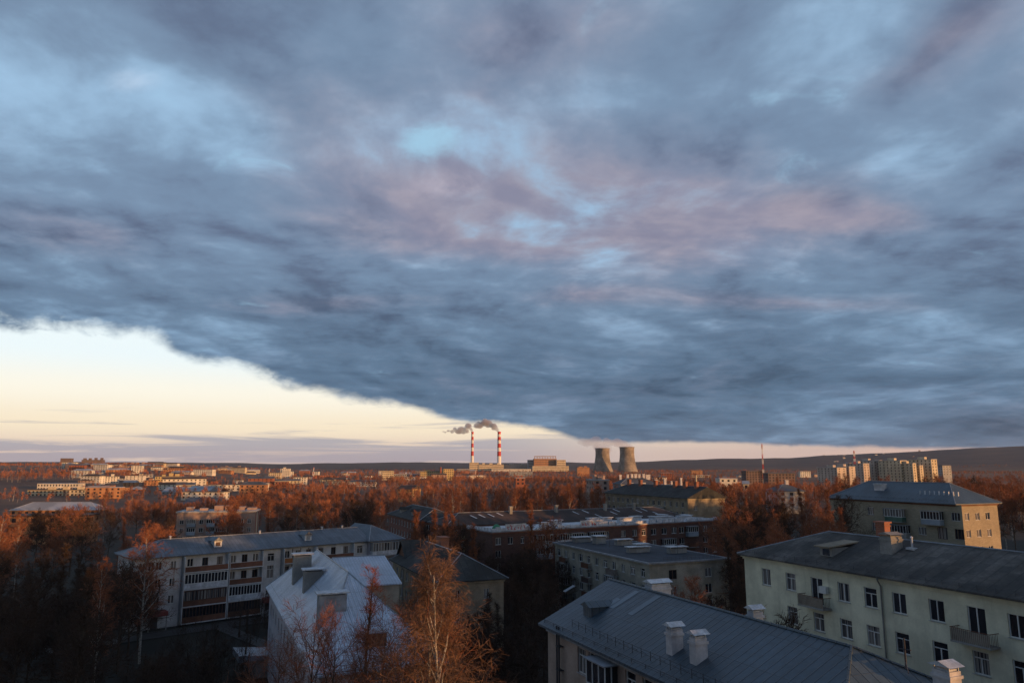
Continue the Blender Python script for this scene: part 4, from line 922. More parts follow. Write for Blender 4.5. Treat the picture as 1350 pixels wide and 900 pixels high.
FB('white and orange nine-storey tower on the plain', 370, 382, 617.5, 1550, 22, 'fwhite', 10, 14, 7, extra=((.4, 5, 2),))
FB('cream low block left of the white and orange tower', 355, 370, 623, 1450, 12, 'fcream', 6, 14, 4)
FB('red brick block below the white and orange tower', 364, 379, 635, 970, 11, 'fred', 6, 14, 3)
FB('bright white block with sunlit front left of centre', 388, 404, 629, 1100, 12, 'fwhite', 8, 14, 4)
FB('pair-roofed cream house right of the bright white block', 423, 442, 629.5, 1130, 10, 'fcream', 5, 14, 3, 'hip', 'froofb')
FB('wide blue-grey shed roof among the left trees', 244, 288, 656.5, 560, 9, 'fgrey', 3, 26, 2, 'gable', 'froof')
FB('long orange brick school with low pale roof at the left edge', 20, 128, 663, 400, 12, 'forange', 4, 16, 3, 'hip', 'froofl')
FB('old orange block half hidden at the left edge below the school', 20, 114, 681, 285, 12, 'forange', 6, 12, 4, 'flat', 'froofb')
# centre
FB('cream works block left of the yellow works', 504, 519, 620.5, 1420, 16, 'fcream', 12, 16, 4)
FB('low grey works shed joining the two works blocks', 519, 556, 625, 1430, 8, 'fgrey', 2, 20, 2, 'flat', 'froofl')
FB('yellow sunlit works hall with a brick stack', 554, 584, 621, 1420, 14, 'fyellow', 4, 20, 4, extra=((.3, 10, 2),))
FB('yellow corner block at the right end of the works', 585, 598, 618, 1400, 20, 'fyellow', 14, 18, 5)
FB('house with sunlit yellow gable in the middle trees', 523, 545, 640, 600, 10, 'fyellow', -25, 12, 3, 'gable', 'froofb')
FB('small red sunlit house over the birch grove', 680, 692, 630, 620, 6, 'fred', 5, 10, 2, 'flat', 'froofl', extra=((.3, 1.5, 1.5), (.7, 1.5, 1.5)))
FB('grey low block behind the birch grove, left of the power plant front', 671, 702, 622, 1700, 10, 'fgrey', 2, 16, 3, 'flat', 'froofl')
FB('pinkish block with sunlit wall and roof shafts right of the birch grove', 782, 803, 633, 420, 15, 'fpink', 12, 13, 5, 'flat', 'froofl', extra=((.3, 1.2, 2.6), (.6, 3, 1.6), (.85, 1.2, 2.2)))
FB('orange low row left of the cooling towers', 761, 777, 616, 1900, 12, 'forange', 2, 14, 3, extra=((.3, 10, 2), (.7, 8, 3)))
for i, (lab, pl, pr, yt, D, ex) in enumerate((
    ('blue-grey hip roof with a cluster of bright shafts, nearest', 862, 912, 636, 330, ((.2, 1.4, 2), (.45, 1.0, 2.5), (.7, 3, 1.4), (.9, .8, 2.8))),
    ('blue-grey hip roof with many sunlit shafts along the ridge', 818, 868, 627, 400, ((.1, 1.2, 1.6), (.3, 1.2, 1.8), (.42, 1.2, 2), (.52, 1.5, 2), (.62, 1.2, 1.8), (.74, 1.2, 2), (.86, 2.5, 1.6))),
    ('dark blue-grey roof with three orange shafts between tan block and hip roofs', 832, 880, 639, 300, ((.15, 1.5, 1.4), (.5, 1.6, 1.5), (.85, 1.6, 1.4))))):
    FB(lab, pl, pr, yt + 3, D, 16, 'fgrey' if i < 2 else 'tan', 10, 14, 4, 'hip', 'froof', ex)
FB('thin white sunlit roof edge in the right-hand trees', 948, 971, 631, 560, 6, 'fwhite', 0, 12, 2, 'flat', 'froofl')
FB('tiny bright cream gable in the right-hand trees', 979, 986, 634, 500, 6, 'fcream', -15, 8, 1, 'gable', 'froofl')
FB('small blue-grey roofed house with white chimney in right-hand trees', 1024, 1060, 639, 330, 10, 'fgrey', 8, 12, 3, 'hip', 'froof', ((.6, 1.4, 1.8),))
FB('dim brown block behind the right-hand trees', 983, 1006, 621, 900, 14, 'fdark', 6, 14, 5)
FB('dim grey slab at the foot of the red and white mast', 1012, 1048, 624, 800, 12, 'fdark', 4, 14, 4)
# panel towers on the right: shaded long sides, sunlit ends
TW = ((1103, 1118, 614, 800, 22, 20), (1119, 1129, 612.5, 810, 24, 20), (1138, 1148, 608.5, 860, 27, 20), (1152, 1163, 605, 880, 29, 22), (1168, 1176, 607, 870, 27, 20), (1187, 1198, 604.5, 850, 30, 22), (1203, 1209, 608.5, 840, 27, 16), (1212, 1218, 611, 845, 26, 16), (1228, 1238, 603, 850, 31, 22))
wd_ = ('low shaded', 'slightly taller shaded', 'notched shaded', 'tall shaded', 'set-back', 'tall bright-ended', 'narrow bright-ended', 'balconied red-topped', 'tallest bright-ended')
for (pl, pr, yt, D, H_, dd), nm in zip(TW, wd_):
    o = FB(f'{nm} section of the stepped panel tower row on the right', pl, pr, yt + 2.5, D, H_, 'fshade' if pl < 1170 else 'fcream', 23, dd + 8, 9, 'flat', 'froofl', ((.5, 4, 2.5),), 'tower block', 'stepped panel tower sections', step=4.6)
FB('low pale block right of the stepped towers', 1242, 1255, 613.5, 900, 12, 'fgrey', 10, 14, 4)
# power plant
PD = 3300
FB('bright cream end block of the power plant', 619, 631, 609.5, PD, 48, 'fcream', 4, 60, 6, 'flat', 'froofl')
FB('long cream turbine hall of the power plant', 631, 664, 612, PD, 40, 'fcream', 3, 70, 5, 'flat', 'froofl', ((.2, 12, 6), (.5, 14, 5), (.8, 12, 6)))
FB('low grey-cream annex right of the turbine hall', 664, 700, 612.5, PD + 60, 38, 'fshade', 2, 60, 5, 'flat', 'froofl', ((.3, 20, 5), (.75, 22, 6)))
FB('white low office strip before the turbine hall', 648, 700, 618, PD - 180, 16, 'fwhite', 2, 20, 3, 'flat', 'froofl')
FB('orange brick boiler house under a steel frame', 704, 734, 604.5, PD - 40, 60, 'forange', 2, 60, 6, 'flat', 'froofl')
FB('grey block left of the boiler house', 696, 704, 606, PD - 10, 56, 'fgrey', 2, 50, 5)
FB('cream block at the right end of the power plant', 734, 746, 606, PD - 60, 55, 'fcream', 6, 60, 6, 'flat', 'froofl')
FB('cream lower range in front of the boiler house', 702, 750, 614, PD - 150, 26, 'fcream', 2, 40, 4, 'flat', 'froofl')
FB('small grey shed left of the bright cream end block', 602, 618, 618, PD - 100, 20, 'fgrey', 3, 40, 2, 'flat', 'froofl')
x0, x1 = atY(705, PD - 20)[0], atY(733, PD - 20)[0]; zt = zz(604.5, PD); b = MB()
for i in range(9):
    x = x0 + (x1 - x0) * i / 8
    for y in (0, 40): b.tube((x - x0, y, 0), (x - x0, y, 11), 1.0, 1.0, 4)
for y in (0, 40): b.box(-1, x1 - x0 + 1, y - 1, y + 1, 10, 12.2); b.box(-1, x1 - x0 + 1, y - .8, y + .8, 5, 6)
o = b.build('steel_frame', M['fpink'], None, (x0, PD - 20, zt)); tag(o, 'open steel frame standing on the boiler house roof', 'steel frame')
def stack(px, yt, D, r0, r1, label, n_=9):
    x = atY(px, D)[0]; zt = zz(yt, D); h_ = zt; root = empty('chimney_stack', (x, D, 0)); tag(root, label, 'chimney')
    zs = [0, .27, .385, .50, .60, .70, .79, .87, .94, 1.0]; 
    for i in range(n_):
        a, b_ = zs[i], zs[i + 1]; q = lambda t: r1 + (r0 - r1) * t ** .85
        mb = MB(); mb.tube((0, 0, h_ * a), (0, 0, h_ * b_), q(a), q(b_), 20); mb.build('painted_band', M['wht'] if i % 2 == 1 or i == 0 else M['red'], root)
    mb = MB(); mb.tube((0, 0, h_ - 2.5), (0, 0, h_ + .8), r0 + .8, r0 + .8, 20); mb.build('rim', M['red'], root)
    for t in (.385, .6, .79): mb = MB(); rr_ = r1 + (r0 - r1) * t ** .85 + 1.6; mb.tube((0, 0, h_ * t - .4), (0, 0, h_ * t + .4), rr_, rr_, 20); mb.build('gallery', M['steel'], root)
    return x, zt
s1 = stack(622.5, 569, PD + 330, 5.6, 8.5, 'left red and white striped chimney, the slimmer one'); s2 = stack(658, 569, PD + 40, 7.3, 10.0, 'right red and white striped chimney, the thicker one')
x, y = atY(581, 1390); b = MB(); b.tube((0, 0, 0), (0, 0, zz(615.5, 1390) + 1), 2.2, 1.5, 10); o = b.build('brick_stack', M['fred'], None, (x, y, -1)); tag(o, 'slim red brick chimney among the yellow works', 'chimney')
def ctower(px, yt, D, rt, rb, label):
    x = atY(px, D)[0]; H_ = zz(yt, D); b = MB(); n_ = 48; ks = 16; prof = []
    for k in range(ks + 1):
        t = k / ks; wst = .80; r = math.sqrt((rt * .96) ** 2 + (max(0, wst - t) / wst) ** 2 * (rb ** 2 - (rt * .96) ** 2)) if t < wst else rt * (.96 + .04 * ((t - wst) / (1 - wst)) ** 2 * 1.0)
        prof.append((r, 6 + (H_ - 6) * t))
    for k in range(ks):
        for i in range(n_):
            a, c = 2 * math.pi * i / n_, 2 * math.pi * (i + 1) / n_; (r, z), (r2, z2) = prof[k], prof[k + 1]
            b.quad((r * math.cos(a), r * math.sin(a), z), (r * math.cos(c), r * math.sin(c), z), (r2 * math.cos(c), r2 * math.sin(c), z2), (r2 * math.cos(a), r2 * math.sin(a), z2))
    root = empty('cooling_tower', (x, D, 0)); tag(root, label, 'cooling tower')
    def ribs(T, bs, o, c):
        x_, y_, z_ = T.sep(o); an = T.m('MULTIPLY', T.m('ARCTAN2', y_, x_), 22 / math.pi)
        c = T.mix(T.ss(T.m('ABSOLUTE', T.m('SUBTRACT', T.m('FRACT', an), .5)), .32, .5, 0, .55), c, (.08, .07, .065))
        return T.mix(T.ss(T.m('ABSOLUTE', T.m('SUBTRACT', T.m('FRACT', T.m('DIVIDE', z_, 7.5)), .5)), .40, .5, 0, .4), c, (.09, .08, .075))
    m_ = mat('cooling_tower_cladding', (.30, .26, .22), .9, var=.4, vs=.04, streak=.2, fine=.3, fs=.2, bump=0, extra=ribs)
    o = b.build('shell', m_, root)
    for p in o.data.polygons: p.use_smooth = True
    r = MB(); r.tube((0, 0, H_ - 1), (0, 0, H_ + 1), rt + 1, rt + 1, 32); r2 = MB()
    # ring rim, open in the middle
    for i in range(32):
        a, c = 2 * math.pi * i / 32, 2 * math.pi * (i + 1) / 32
        P_ = lambda rr_, an, z: (rr_ * math.cos(an), rr_ * math.sin(an), z)
        r2.quad(P_(rt + 1, a, H_ - 1), P_(rt + 1, c, H_ - 1), P_(rt + 1, c, H_ + 1), P_(rt + 1, a, H_ + 1)); r2.quad(P_(rt - .5, a, H_ + 1), P_(rt - .5, c, H_ + 1), P_(rt + 1, c, H_ + 1), P_(rt + 1, a, H_ + 1)); r2.quad(P_(rt - .5, a, H_ - 1), P_(rt - .5, c, H_ - 1), P_(rt - .5, c, H_ + 1), P_(rt - .5, a, H_ + 1))
    r2.build('rim', M['conc'], root)
    l_ = MB()
    for i in range(24): a = 2 * math.pi * i / 24; l_.tube((rb * 1.02 * math.cos(a), rb * 1.02 * math.sin(a), 0), (rb * .99 * math.cos(a + .13), rb * .99 * math.sin(a + .13), 6.2), .8, .8, 4); l_.tube((rb * 1.02 * math.cos(a), rb * 1.02 * math.sin(a), 0), (rb * .99 * math.cos(a - .13), rb * .99 * math.sin(a - .13), 6.2), .8, .8, 4)
    l_.build('column_ring', M['conc'], root)
    return x, H_
t1 = ctower(794.5, 590.8, 2600, 25.5, 36, 'left cooling tower, the darker one'); t2 = ctower(827, 589.3, 2500, 25, 35, 'right cooling tower, its right half in sun')
def mast(px, yt, D, w_, label, zb=None, bands=9, cat='mast'):
    x = atY(px, D)[0]; zt = zz(yt, D); zb = ground(x, D) if zb is None else zb; h_ = zt - zb
    root = empty('radio_mast', (x, D, zb)); tag(root, label, cat); 
    for i in range(bands):
        a, c = h_ * i / bands, h_ * (i + 1) / bands; wa, wc = w_ * (1 - .6 * i / bands), w_ * (1 - .6 * (i + 1) / bands); b = MB(); r = max(.06, w_ * .07)
        for sx, sy in ((1, 1), (1, -1), (-1, -1), (-1, 1)):
            b.tube((sx * wa / 2, sy * wa / 2, a), (sx * wc / 2, sy * wc / 2, c), r, r, 4)
            b.tube((sx * wa / 2, sy * wa / 2, a), (-sy * wc / 2, sx * wc / 2, c), r * .7, r * .7, 4); b.tube((sx * wa / 2, sy * wa / 2, c), (-sy * wa / 2, sx * wa / 2, c), r * .7, r * .7, 4)
        b.build('lattice_section', M['red'] if i % 2 == 0 else M['wht'], root)
    if w_ > 1:
        for k in range(4): b = MB(); an = k * 1.57 + .4; b.box(math.cos(an) * w_ * .5 - .25, math.cos(an) * w_ * .5 + .25, math.sin(an) * w_ * .5 - .2, math.sin(an) * w_ * .5 + .2, h_ - 4 - k * .8, h_ - .5 - k * .8); b.build('panel_antenna', M['wht'], root)
    return root
mast(1005.8, 585, 900, 1.8, 'tall red and white lattice mast right of centre', bands=9)
mast(1127, 594, 815, 1.7, 'short red and white mast standing on the low shaded tower section', zb=zz(611.5, 815), bands=5)
mast(413.8, 615.5, 1500, 1.8, 'thin lattice mast on the left plain', bands=5); mast(355.5, 617, 1500, 1.6, 'faint thin mast left of the white and orange tower', bands=5)
mast(458, 621, 1300, 1.4, 'faint thin mast left of the works', bands=5)
for px, yb, yt, D in ((917, 648, 626, 262), (892, 648, 628, 285)):
    x = atY(px, D)[0]; zb = zz(yb, D); b = MB(); b.tube((0, 0, -4), (0, 0, zz(yt, D) - zb), .3 if px == 917 else .12, .28 if px == 917 else .08, 8); o = b.build('flue_pipe', M['fcream'] if px == 917 else M['steel'], None, (x, D, zb))
    tag(o, 'pale stove pipe above the right end of the tan block' if px == 917 else 'thin dark pole behind the tan block', 'pipe')
# loose houses over the plain
rr = random.Random(21); k = 0
for px, yb, D in [(rr.uniform(240, 620), 0, rr.uniform(900, 2600)) for _ in range(46)] + [(rr.uniform(80, 240), 0, rr.uniform(1100, 2300)) for _ in range(44)] + [(rr.uniform(90, 330), 0, rr.uniform(620, 1100)) for _ in range(14)] + [(rr.uniform(850, 1100), 0, rr.uniform(700, 2200)) for _ in range(16)]:
    x = atY(px, D)[0]; zb = ground(x, D); H_ = rr.choice((5, 6, 8, 9, 14)); w_ = rr.uniform(12, 45); yt = None
    root = FB('small pale house scattered over the far plain', px, px + w_ / D * 975, 612 - (zb + H_ - HC) / D * 960 / 1.0, D, H_, rr.choice(('fcream', 'fwhite', 'fpink', 'fred', 'forange', 'fwhite')), rr.uniform(-20, 25), rr.uniform(9, 14), max(1, H_ // 3), rr.choice(('gable', 'hip', 'flat')), rr.choice(('froof', 'froofl', 'froofb')), (), 'house', 'small houses scattered over the far plain', 'house', 4.5)
for k in range(20):
    px = rr.choice((rr.gauss(1150, 45), rr.gauss(1110, 10), rr.uniform(1080, 1260))); D = rr.uniform(3700, 6200); x = atY(px, D)[0]; zb = ground(x, D) - 1; w_ = rr.uniform(9, 16); H_ = rr.uniform(7, 10)
    FB('tiny house on the wooded ridge at right', px, px + w_ / D * 975, 612 - (zb + H_ - HC) / D * 960, D, H_, rr.choice(('fwhite', 'fcream', 'fpink')), 10, 10, 2, 'gable', rr.choice(('froofl', 'froof')), (), 'house', 'tiny houses on the far ridge', 'house')

# left middle block with a ragged sunlit roof edge
o = FB('weathered five-storey block with ragged sunlit roof edge, left of centre', 238, 333, 676, 258, 14.5, 'fpink', 12, 12, 0, 'flat', 'froofl', ((.12, 2, 1.2), (.3, 2.4, .8), (.5, 3, 1.6), (.62, 2, 1.6), (.8, 2, 1.2), (.93, 3, .8)))
w_ = FOOT[-1][4]
for i in range(8):
    for k in range(4): add_window(o, w_, 12, 'front', 1.8 + i * (w_ - 3.6) / 7, 10.7 - 2.8 * k, 1.3, 1.5, ('two', 'tee')[i % 2], out_=.22)
for i in (1, 3, 4, 6):
    for k in range(3): balcony(o, w_, 12, 'front', 1.8 + i * (w_ - 3.6) / 7, 9.9 - 2.8 * k, 2.8, .9, 'glazed', pm='bluep' if i % 2 else 'rust', h_=2.4)
for i, mm in enumerate(('fred', 'fcream', 'fred')): b = MB(); b.box(w_ + .004, w_ + .1, 1.5 + i * 3.4, 3.2 + i * 3.4, 0, 14.3); b.build('wall_stripe', M[mm], o)
x, y = at(318, 872, 2.5); b = MB(); b.box(0, 7, 0, 5, -2.5, 0); o = empty('shed', (x, y, 2.5), .5); tag(o, 'small pale-roofed shed in the dark left yard', 'shed'); b.build('wall', M['conc'], o); b = MB(); b.prism([(-.4, .01), (7.4, .01), (7.4, .14), (-.4, .9)], -.4, 5.4); b.build('roof', M['zinc'], o)
# steam and smoke: lumpy closed volumes
def plume(name, label, pts_, dens, colr, vox, seed=1, an=.25, cat='smoke'):
    rr = random.Random(seed); bm_ = bmesh.new()
    for x, y, z, r in pts_:
        for _ in range(3):
            q = r * rr.uniform(.55, .85); mtx = Matrix.Translation((x + rr.uniform(-.5, .5) * r, y + rr.uniform(-.5, .5) * r, z + rr.uniform(-.45, .45) * r)) @ Matrix.Diagonal((q * rr.uniform(.9, 1.3), q, q * rr.uniform(.7, 1.0), 1))
            bmesh.ops.create_icosphere(bm_, subdivisions=2, radius=1, matrix=mtx)
    me = bpy.data.meshes.new(name); bm_.to_mesh(me); bm_.free()
    m_ = bpy.data.materials.new(name + '_vapour'); m_.use_nodes = True; T = NT(m_.node_tree); T.nt.nodes.clear()
    pv = T.n('ShaderNodeVolumePrincipled'); pv.inputs['Color'].default_value = tuple(colr) + (1,); pv.inputs['Density'].default_value = dens; pv.inputs['Anisotropy'].default_value = an
    T.L.new(pv.outputs[0], T.n('ShaderNodeOutputMaterial').outputs[0] if False else T.n('ShaderNodeOutputMaterial').inputs['Volume'])
    o = link(name, me, m_); md = o.modifiers.new('remesh', 'REMESH'); md.mode = 'VOXEL'; md.voxel_size = vox
    tag(o, label, cat); return o
def pl_pts(lst, D, sc_=1.0): return [(atY(px, D)[0], D, zz(py, D), r * D / 975 * sc_) for px, py, r in lst]
plume('smoke_plume', 'grey-mauve smoke blowing left from the right striped chimney', pl_pts([(657.5, 568, 1.2), (655, 566.5, 2), (652, 564, 2.8), (649, 561.5, 3.6), (645, 559, 4.2), (641, 557.5, 4.8), (637, 557.5, 4.5), (633, 559.5, 4.5), (629.5, 561, 3.6)], PD + 40, 1.25), .09, (.80, .76, .80), 3.5, 3)
plume('smoke_plume', 'ragged grey-mauve smoke trailing left from the left striped chimney', pl_pts([(622, 568, 1.4), (620, 565.5, 2.6), (617, 563, 4.2), (615, 568, 3.4), (612, 570, 3.2), (610, 564, 3.6), (606, 567, 3.8), (602, 568, 3.2), (598, 566, 2.8), (594, 569, 2.6), (590, 568, 2.0), (586, 569.5, 1.7), (583, 568.8, 1.2)], PD + 330, 1.2), .08, (.78, .74, .79), 3.5, 8)
plume('steam_plume', 'faint pinkish steam leaning left from the left cooling tower', [(a, b_, c, d_ * 1.0) for a, b_, c, d_ in pl_pts([(794, 589.5, 9), (790, 586.5, 9), (784, 584, 9), (776, 582, 8), (768, 580.5, 6)], 2600)], .014, (.85, .75, .78), 5, 2, cat='steam')
plume('steam_plume', 'faint pinkish steam leaning left from the right cooling tower', [(a, b_, c, d_) for a, b_, c, d_ in pl_pts([(826, 588, 9), (821, 586, 8), (814, 584, 7.5), (806, 582.5, 7), (798, 581, 6)], 2500)], .018, (.9, .76, .76), 5, 4, cat='steam')
# yard paths and a kerb in the shaded yards
def strip(name, pts_, wd, m_, dz_=.012, kind='structure'):
    b = MB()
    for (x0, y0), (x1, y1) in zip(pts_, pts_[1:]):
        n = max(1, int(math.hypot(x1 - x0, y1 - y0) / 4)); dx_, dy_ = (x1 - x0), (y1 - y0); l = math.hypot(dx_, dy_); nx, ny = -dy_ / l * wd / 2, dx_ / l * wd / 2
        for i in range(n):
            a, c = i / n, (i + 1) / n; q = lambda t, s: (x0 + dx_ * t + nx * s, y0 + dy_ * t + ny * s, .10 + dz_ + max(0, ground(x0 + dx_ * t, y0 + dy_ * t)))
            b.quad(q(a, -1), q(c, -1), q(c, 1), q(a, 1))
    o = b.build(name, m_); tag(o, kind=kind); return o
asph = mat('worn_wet_asphalt', (.03, .03, .032), .6, var=.4, vs=.3, fine=.2, spec=.5)
org8 = at(178, 736, 12.9); u8 = (math.cos(R(41.3)), math.sin(R(41.3))); p8 = lambda a, d_: (org8[0] + u8[0] * a + u8[1] * d_, org8[1] + u8[1] * a - u8[0] * d_)
strip('yard_path', [p8(-14, 6), p8(52, 6)], 4.5, asph); strip('yard_path', [p8(14, 8), p8(16, 60)], 3.0, asph, .02)
o = strip('kerb', [p8(-14, 3.6), p8(52, 3.6)], .18, M['conc'], .1)
def car(x, y, rz, label, col):
    root = empty('parked_car', (x, y, .12), rz); tag(root, label, 'car')
    prof = [(-2.1, .35), (2.1, .35), (2.15, .7), (1.95, .85), (1.15, .95), (.55, 1.42), (-1.0, 1.45), (-1.75, 1.0), (-2.12, .92)]
    b = MB(); b.prism(prof, -.82, .82); o = b.build('body', mat('car_paint_' + label.split()[0], col, .3, spec=.6, fine=.05, bump=0), root)
    md = o.modifiers.new('bevel', 'BEVEL'); md.width = .08; md.segments = 2
    b = MB(); b.prism([(-1.5, 1.0), (1.0, .98), (.5, 1.36), (-.98, 1.38)], -.835, .835); b.build('side_windows', M['fglass'], root)
    for sx in (-1.3, 1.3):
        for sy in (-.78, .78): b = MB(); b.tube((sx, sy - .1, .33), (sx, sy + .1, .33), .33, .33, 14); b.build('wheel', M['steel'], root)
for i, (a, d_, lab, col) in enumerate(((25, 4.9, 'silver parked car in the yard before the gallery block', (.35, .36, .38)),)):
    x, y = p8(a, d_); car(x, y, R(41.3), lab, col)
# ---------------------------------------------------------------- bare trees
def tubes(segs, n=4):
    """segs: list of (p, q, r0, r1) -> verts, faces"""
    v = []; f = []
    for p, q, r0, r1 in segs:
        p = np.array(p); q = np.array(q); d_ = q - p; d_ = d_ / (np.linalg.norm(d_) + 1e-9)
        a = np.cross(d_, (0, 0, 1.0) if abs(d_[2]) < .9 else (1.0, 0, 0)); a /= np.linalg.norm(a); b = np.cross(d_, a); i = len(v)
        for c, r in ((p, r0), (q, r1)):
            for k in range(n): t = 2 * math.pi * k / n; v.append(c + a * (r * math.cos(t)) + b * (r * math.sin(t)))
        for k in range(n): l = (k + 1) % n; f.append((i + k, i + l, i + n + l, i + n + k))
    return v, f
def ribbons(P0, P1, w0, w1, rng):
    """flat tapering slivers between point arrays, each turned its own way"""
    d_ = P1 - P0; d_ /= np.linalg.norm(d_, axis=1, keepdims=True) + 1e-9
    r = rng.normal(size=P0.shape); s = np.cross(d_, r); s /= np.linalg.norm(s, axis=1, keepdims=True) + 1e-9
    w0 = np.broadcast_to(np.asarray(w0, float), (len(P0),))[:, None] / 2; w1 = np.broadcast_to(np.asarray(w1, float), (len(P0),))[:, None] / 2
    V_ = np.stack([P0 - s * w0, P0 + s * w0, P1 + s * w1, P1 - s * w1], 1)
    return V_.reshape(-1, 3)
def quad_mesh(name, V_):
    me = bpy.data.meshes.new(name); n = len(V_); me.vertices.add(n); me.vertices.foreach_set('co', V_.astype(np.float32).ravel())
    me.loops.add(n); me.loops.foreach_set('vertex_index', np.arange(n, dtype=np.int32)); nf = n // 4
    me.polygons.add(nf); me.polygons.foreach_set('loop_start', np.arange(0, n, 4, dtype=np.int32)); me.polygons.foreach_set('loop_total', np.full(nf, 4, np.int32))
    me.update(calc_edges=True); return me
def rot_about(d_, ang, az_):
    d_ = d_ / np.linalg.norm(d_); a = np.cross(d_, (0, 0, 1.0) if abs(d_[2]) < .95 else (1.0, 0, 0)); a /= np.linalg.norm(a); b = np.cross(d_, a)
    return d_ * math.cos(ang) + (a * math.cos(az_) + b * math.sin(az_)) * math.sin(ang)
def tree_mesh(seed, H_, kind, dens=1.0, tw=1.0):
    rng = np.random.default_rng(seed); U = rng.uniform
    segs = []; tr0 = H_ * .0062 + .03; pts = [np.zeros(3)]; n = 12; lean = rng.normal(size=2) * .02
    fork = kind == 'round'
    for k in range(n):
        pts.append(pts[-1] + np.array([lean[0] + rng.normal() * .035, lean[1] + rng.normal() * .035, 1]) * H_ * (.94 if kind != 'round' else .8) / n)
    rad = lambda t: tr0 * (1 - t) ** .8 + .02
    for k in range(n): segs.append((pts[k] - (np.array([0, 0, 3.0]) if k == 0 else 0), pts[k + 1], rad(k / n) * (1.0), rad((k + 1) / n)))
    base = dict(birch=.28, round=.22, upright=.15)[kind]; nl = int(dict(birch=30, round=24, upright=34)[kind])
    ang0 = dict(birch=38, round=52, upright=24)[kind]; spread = dict(birch=.25, round=.38, upright=.17)[kind] * H_
    R0, R1, W0, W1 = [], [], [], []
    for i in range(nl):
        t = base + (1 - base) * (i + U(0, .8)) / nl; f = min(t, .995) * n; k = int(f); p = pts[k] + (pts[k + 1] - pts[k]) * (f - k)
        tt = (t - base) / (1 - base); L0 = spread * (1.25 - .95 * tt) * U(.7, 1.2) * (min(1, .5 + tt * 3))
        az_ = i * 2.4 + U(-.5, .5); an = R(ang0 * U(.75, 1.3) * (1.15 - .5 * tt)); d_ = np.array([math.sin(an) * math.cos(az_), math.sin(an) * math.sin(az_), math.cos(an)])
        lp = [p]; m = 5; nb = 2 if dens * tw < 1.2 else 3; r = rad(t) * .45 + .012; lift = dict(birch=.10, round=.06, upright=.22)[kind]
        for s in range(m):
            d_ = d_ + rng.normal(size=3) * .10 + np.array([0, 0, lift if s < 3 else (-.12 if kind == 'birch' else .08)]); d_ /= np.linalg.norm(d_); lp.append(lp[-1] + d_ * L0 / m)
            segs.append((lp[-2], lp[-1], r * (1 - .19 * s), r * (1 - .19 * (s + 1))) + ((1,) if s >= nb else ()))
        ns = int((9 if kind != 'upright' else 7) * dens ** .5 + .5)
        for j in range(ns):
            f = U(.18, 1) * m; k = min(m - 1, int(f)); q = lp[k] + (lp[k + 1] - lp[k]) * (f - k); dd = lp[k + 1] - lp[k]; e = rot_about(dd, R(U(28, 60)), U(0, 6.28)); e[2] += .15; e /= np.linalg.norm(e)
            L1 = L0 * U(.28, .5) * (1.15 - .5 * f / m); q1 = q + e * L1 * .5; e2 = e + rng.normal(size=3) * .18; e2[2] += .05 if kind != 'birch' else -.1; e2 /= np.linalg.norm(e2); q2 = q1 + e2 * L1 * .5
            R0 += [q, q1]; R1 += [q1, q2]; W0 += [.05 * tw, .035 * tw]; W1 += [.035 * tw, .02 * tw]
            nt_ = int(8 * dens ** .5 + .5)
            for g in range(nt_):
                h = U(.1, 1); z = q + (q1 - q) * h * 2 if h < .5 else q1 + (q2 - q1) * (h * 2 - 1); e3 = rot_about(e2, R(U(25, 65)), U(0, 6.28)); L2 = L1 * U(.25, .5) + .25
                if kind == 'birch': e3[2] -= .15
                z1 = z + e3 * L2; R0.append(z); R1.append(z1); W0.append(.026 * tw); W1.append(.012 * tw)
                for _ in range(3 if dens >= 1 else 2):
                    h2 = U(.25, 1); e4 = rot_about(e3, R(U(20, 60)), U(0, 6.28)); 
                    if kind == 'birch': e4[2] -= .35
                    z2 = z + (z1 - z) * h2; R0.append(z2); R1.append(z2 + e4 * L2 * U(.35, .65)); W0.append(.018 * tw); W1.append(.006 * tw)
    ntb = 6 if tw < 1.1 else 4; v, f = tubes([q[:4] for q in segs], ntb); tm = bpy.data.meshes.new('trunk'); tm.from_pydata([tuple(q) for q in v], [], f); tm.update()
    for p in tm.polygons: p.use_smooth = True
    cm = quad_mesh('crown', ribbons(np.array(R0), np.array(R1), np.array(W0), np.array(W1), rng))
    tm.polygons.foreach_set('material_index', [k_ for q in segs for k_ in [1 if len(q) > 4 else 0] * ntb])
    tm.materials.append(M['birch'] if kind == 'birch' else M['bark']); tm.materials.append(M['twig'] if kind == 'birch' else M['bark']); cm.materials.append(M['twig'] if kind != 'round' or seed % 2 else M['twigdk'])
    return tm, cm
MID = {'birch': [tree_mesh(s, 20, 'birch', .8, 1.9) for s in (1, 2, 3, 4)], 'round': [tree_mesh(s, 15, 'round', .9, 1.8) for s in (5, 6, 7, 8)], 'upright': [tree_mesh(s, 18, 'upright', .8, 1.9) for s in (9, 10, 11)]}
NEAR = {'birch': [tree_mesh(s, 21, 'birch', 1.9, .72) for s in (31, 32)], 'round': [tree_mesh(s, 20, 'round', .9, .8) for s in (33, 35)], 'upright': [tree_mesh(36, 20, 'upright', 1.0, .75)]}
HT = dict(birch=20, round=15, upright=18); HN = dict(birch=21, round=20, upright=20)
trng = random.Random(99)
def inside(x, y, mg=1.5):
    for ox, oy, u, v, Lx_, Dy_ in FOOT:
        a = (x - ox) * u[0] + (y - oy) * u[1]; b = (x - ox) * v[0] + (y - oy) * v[1]
        if -mg < a < Lx_ + mg and -mg < b < Dy_ + mg: return True
    return False
TREES = []
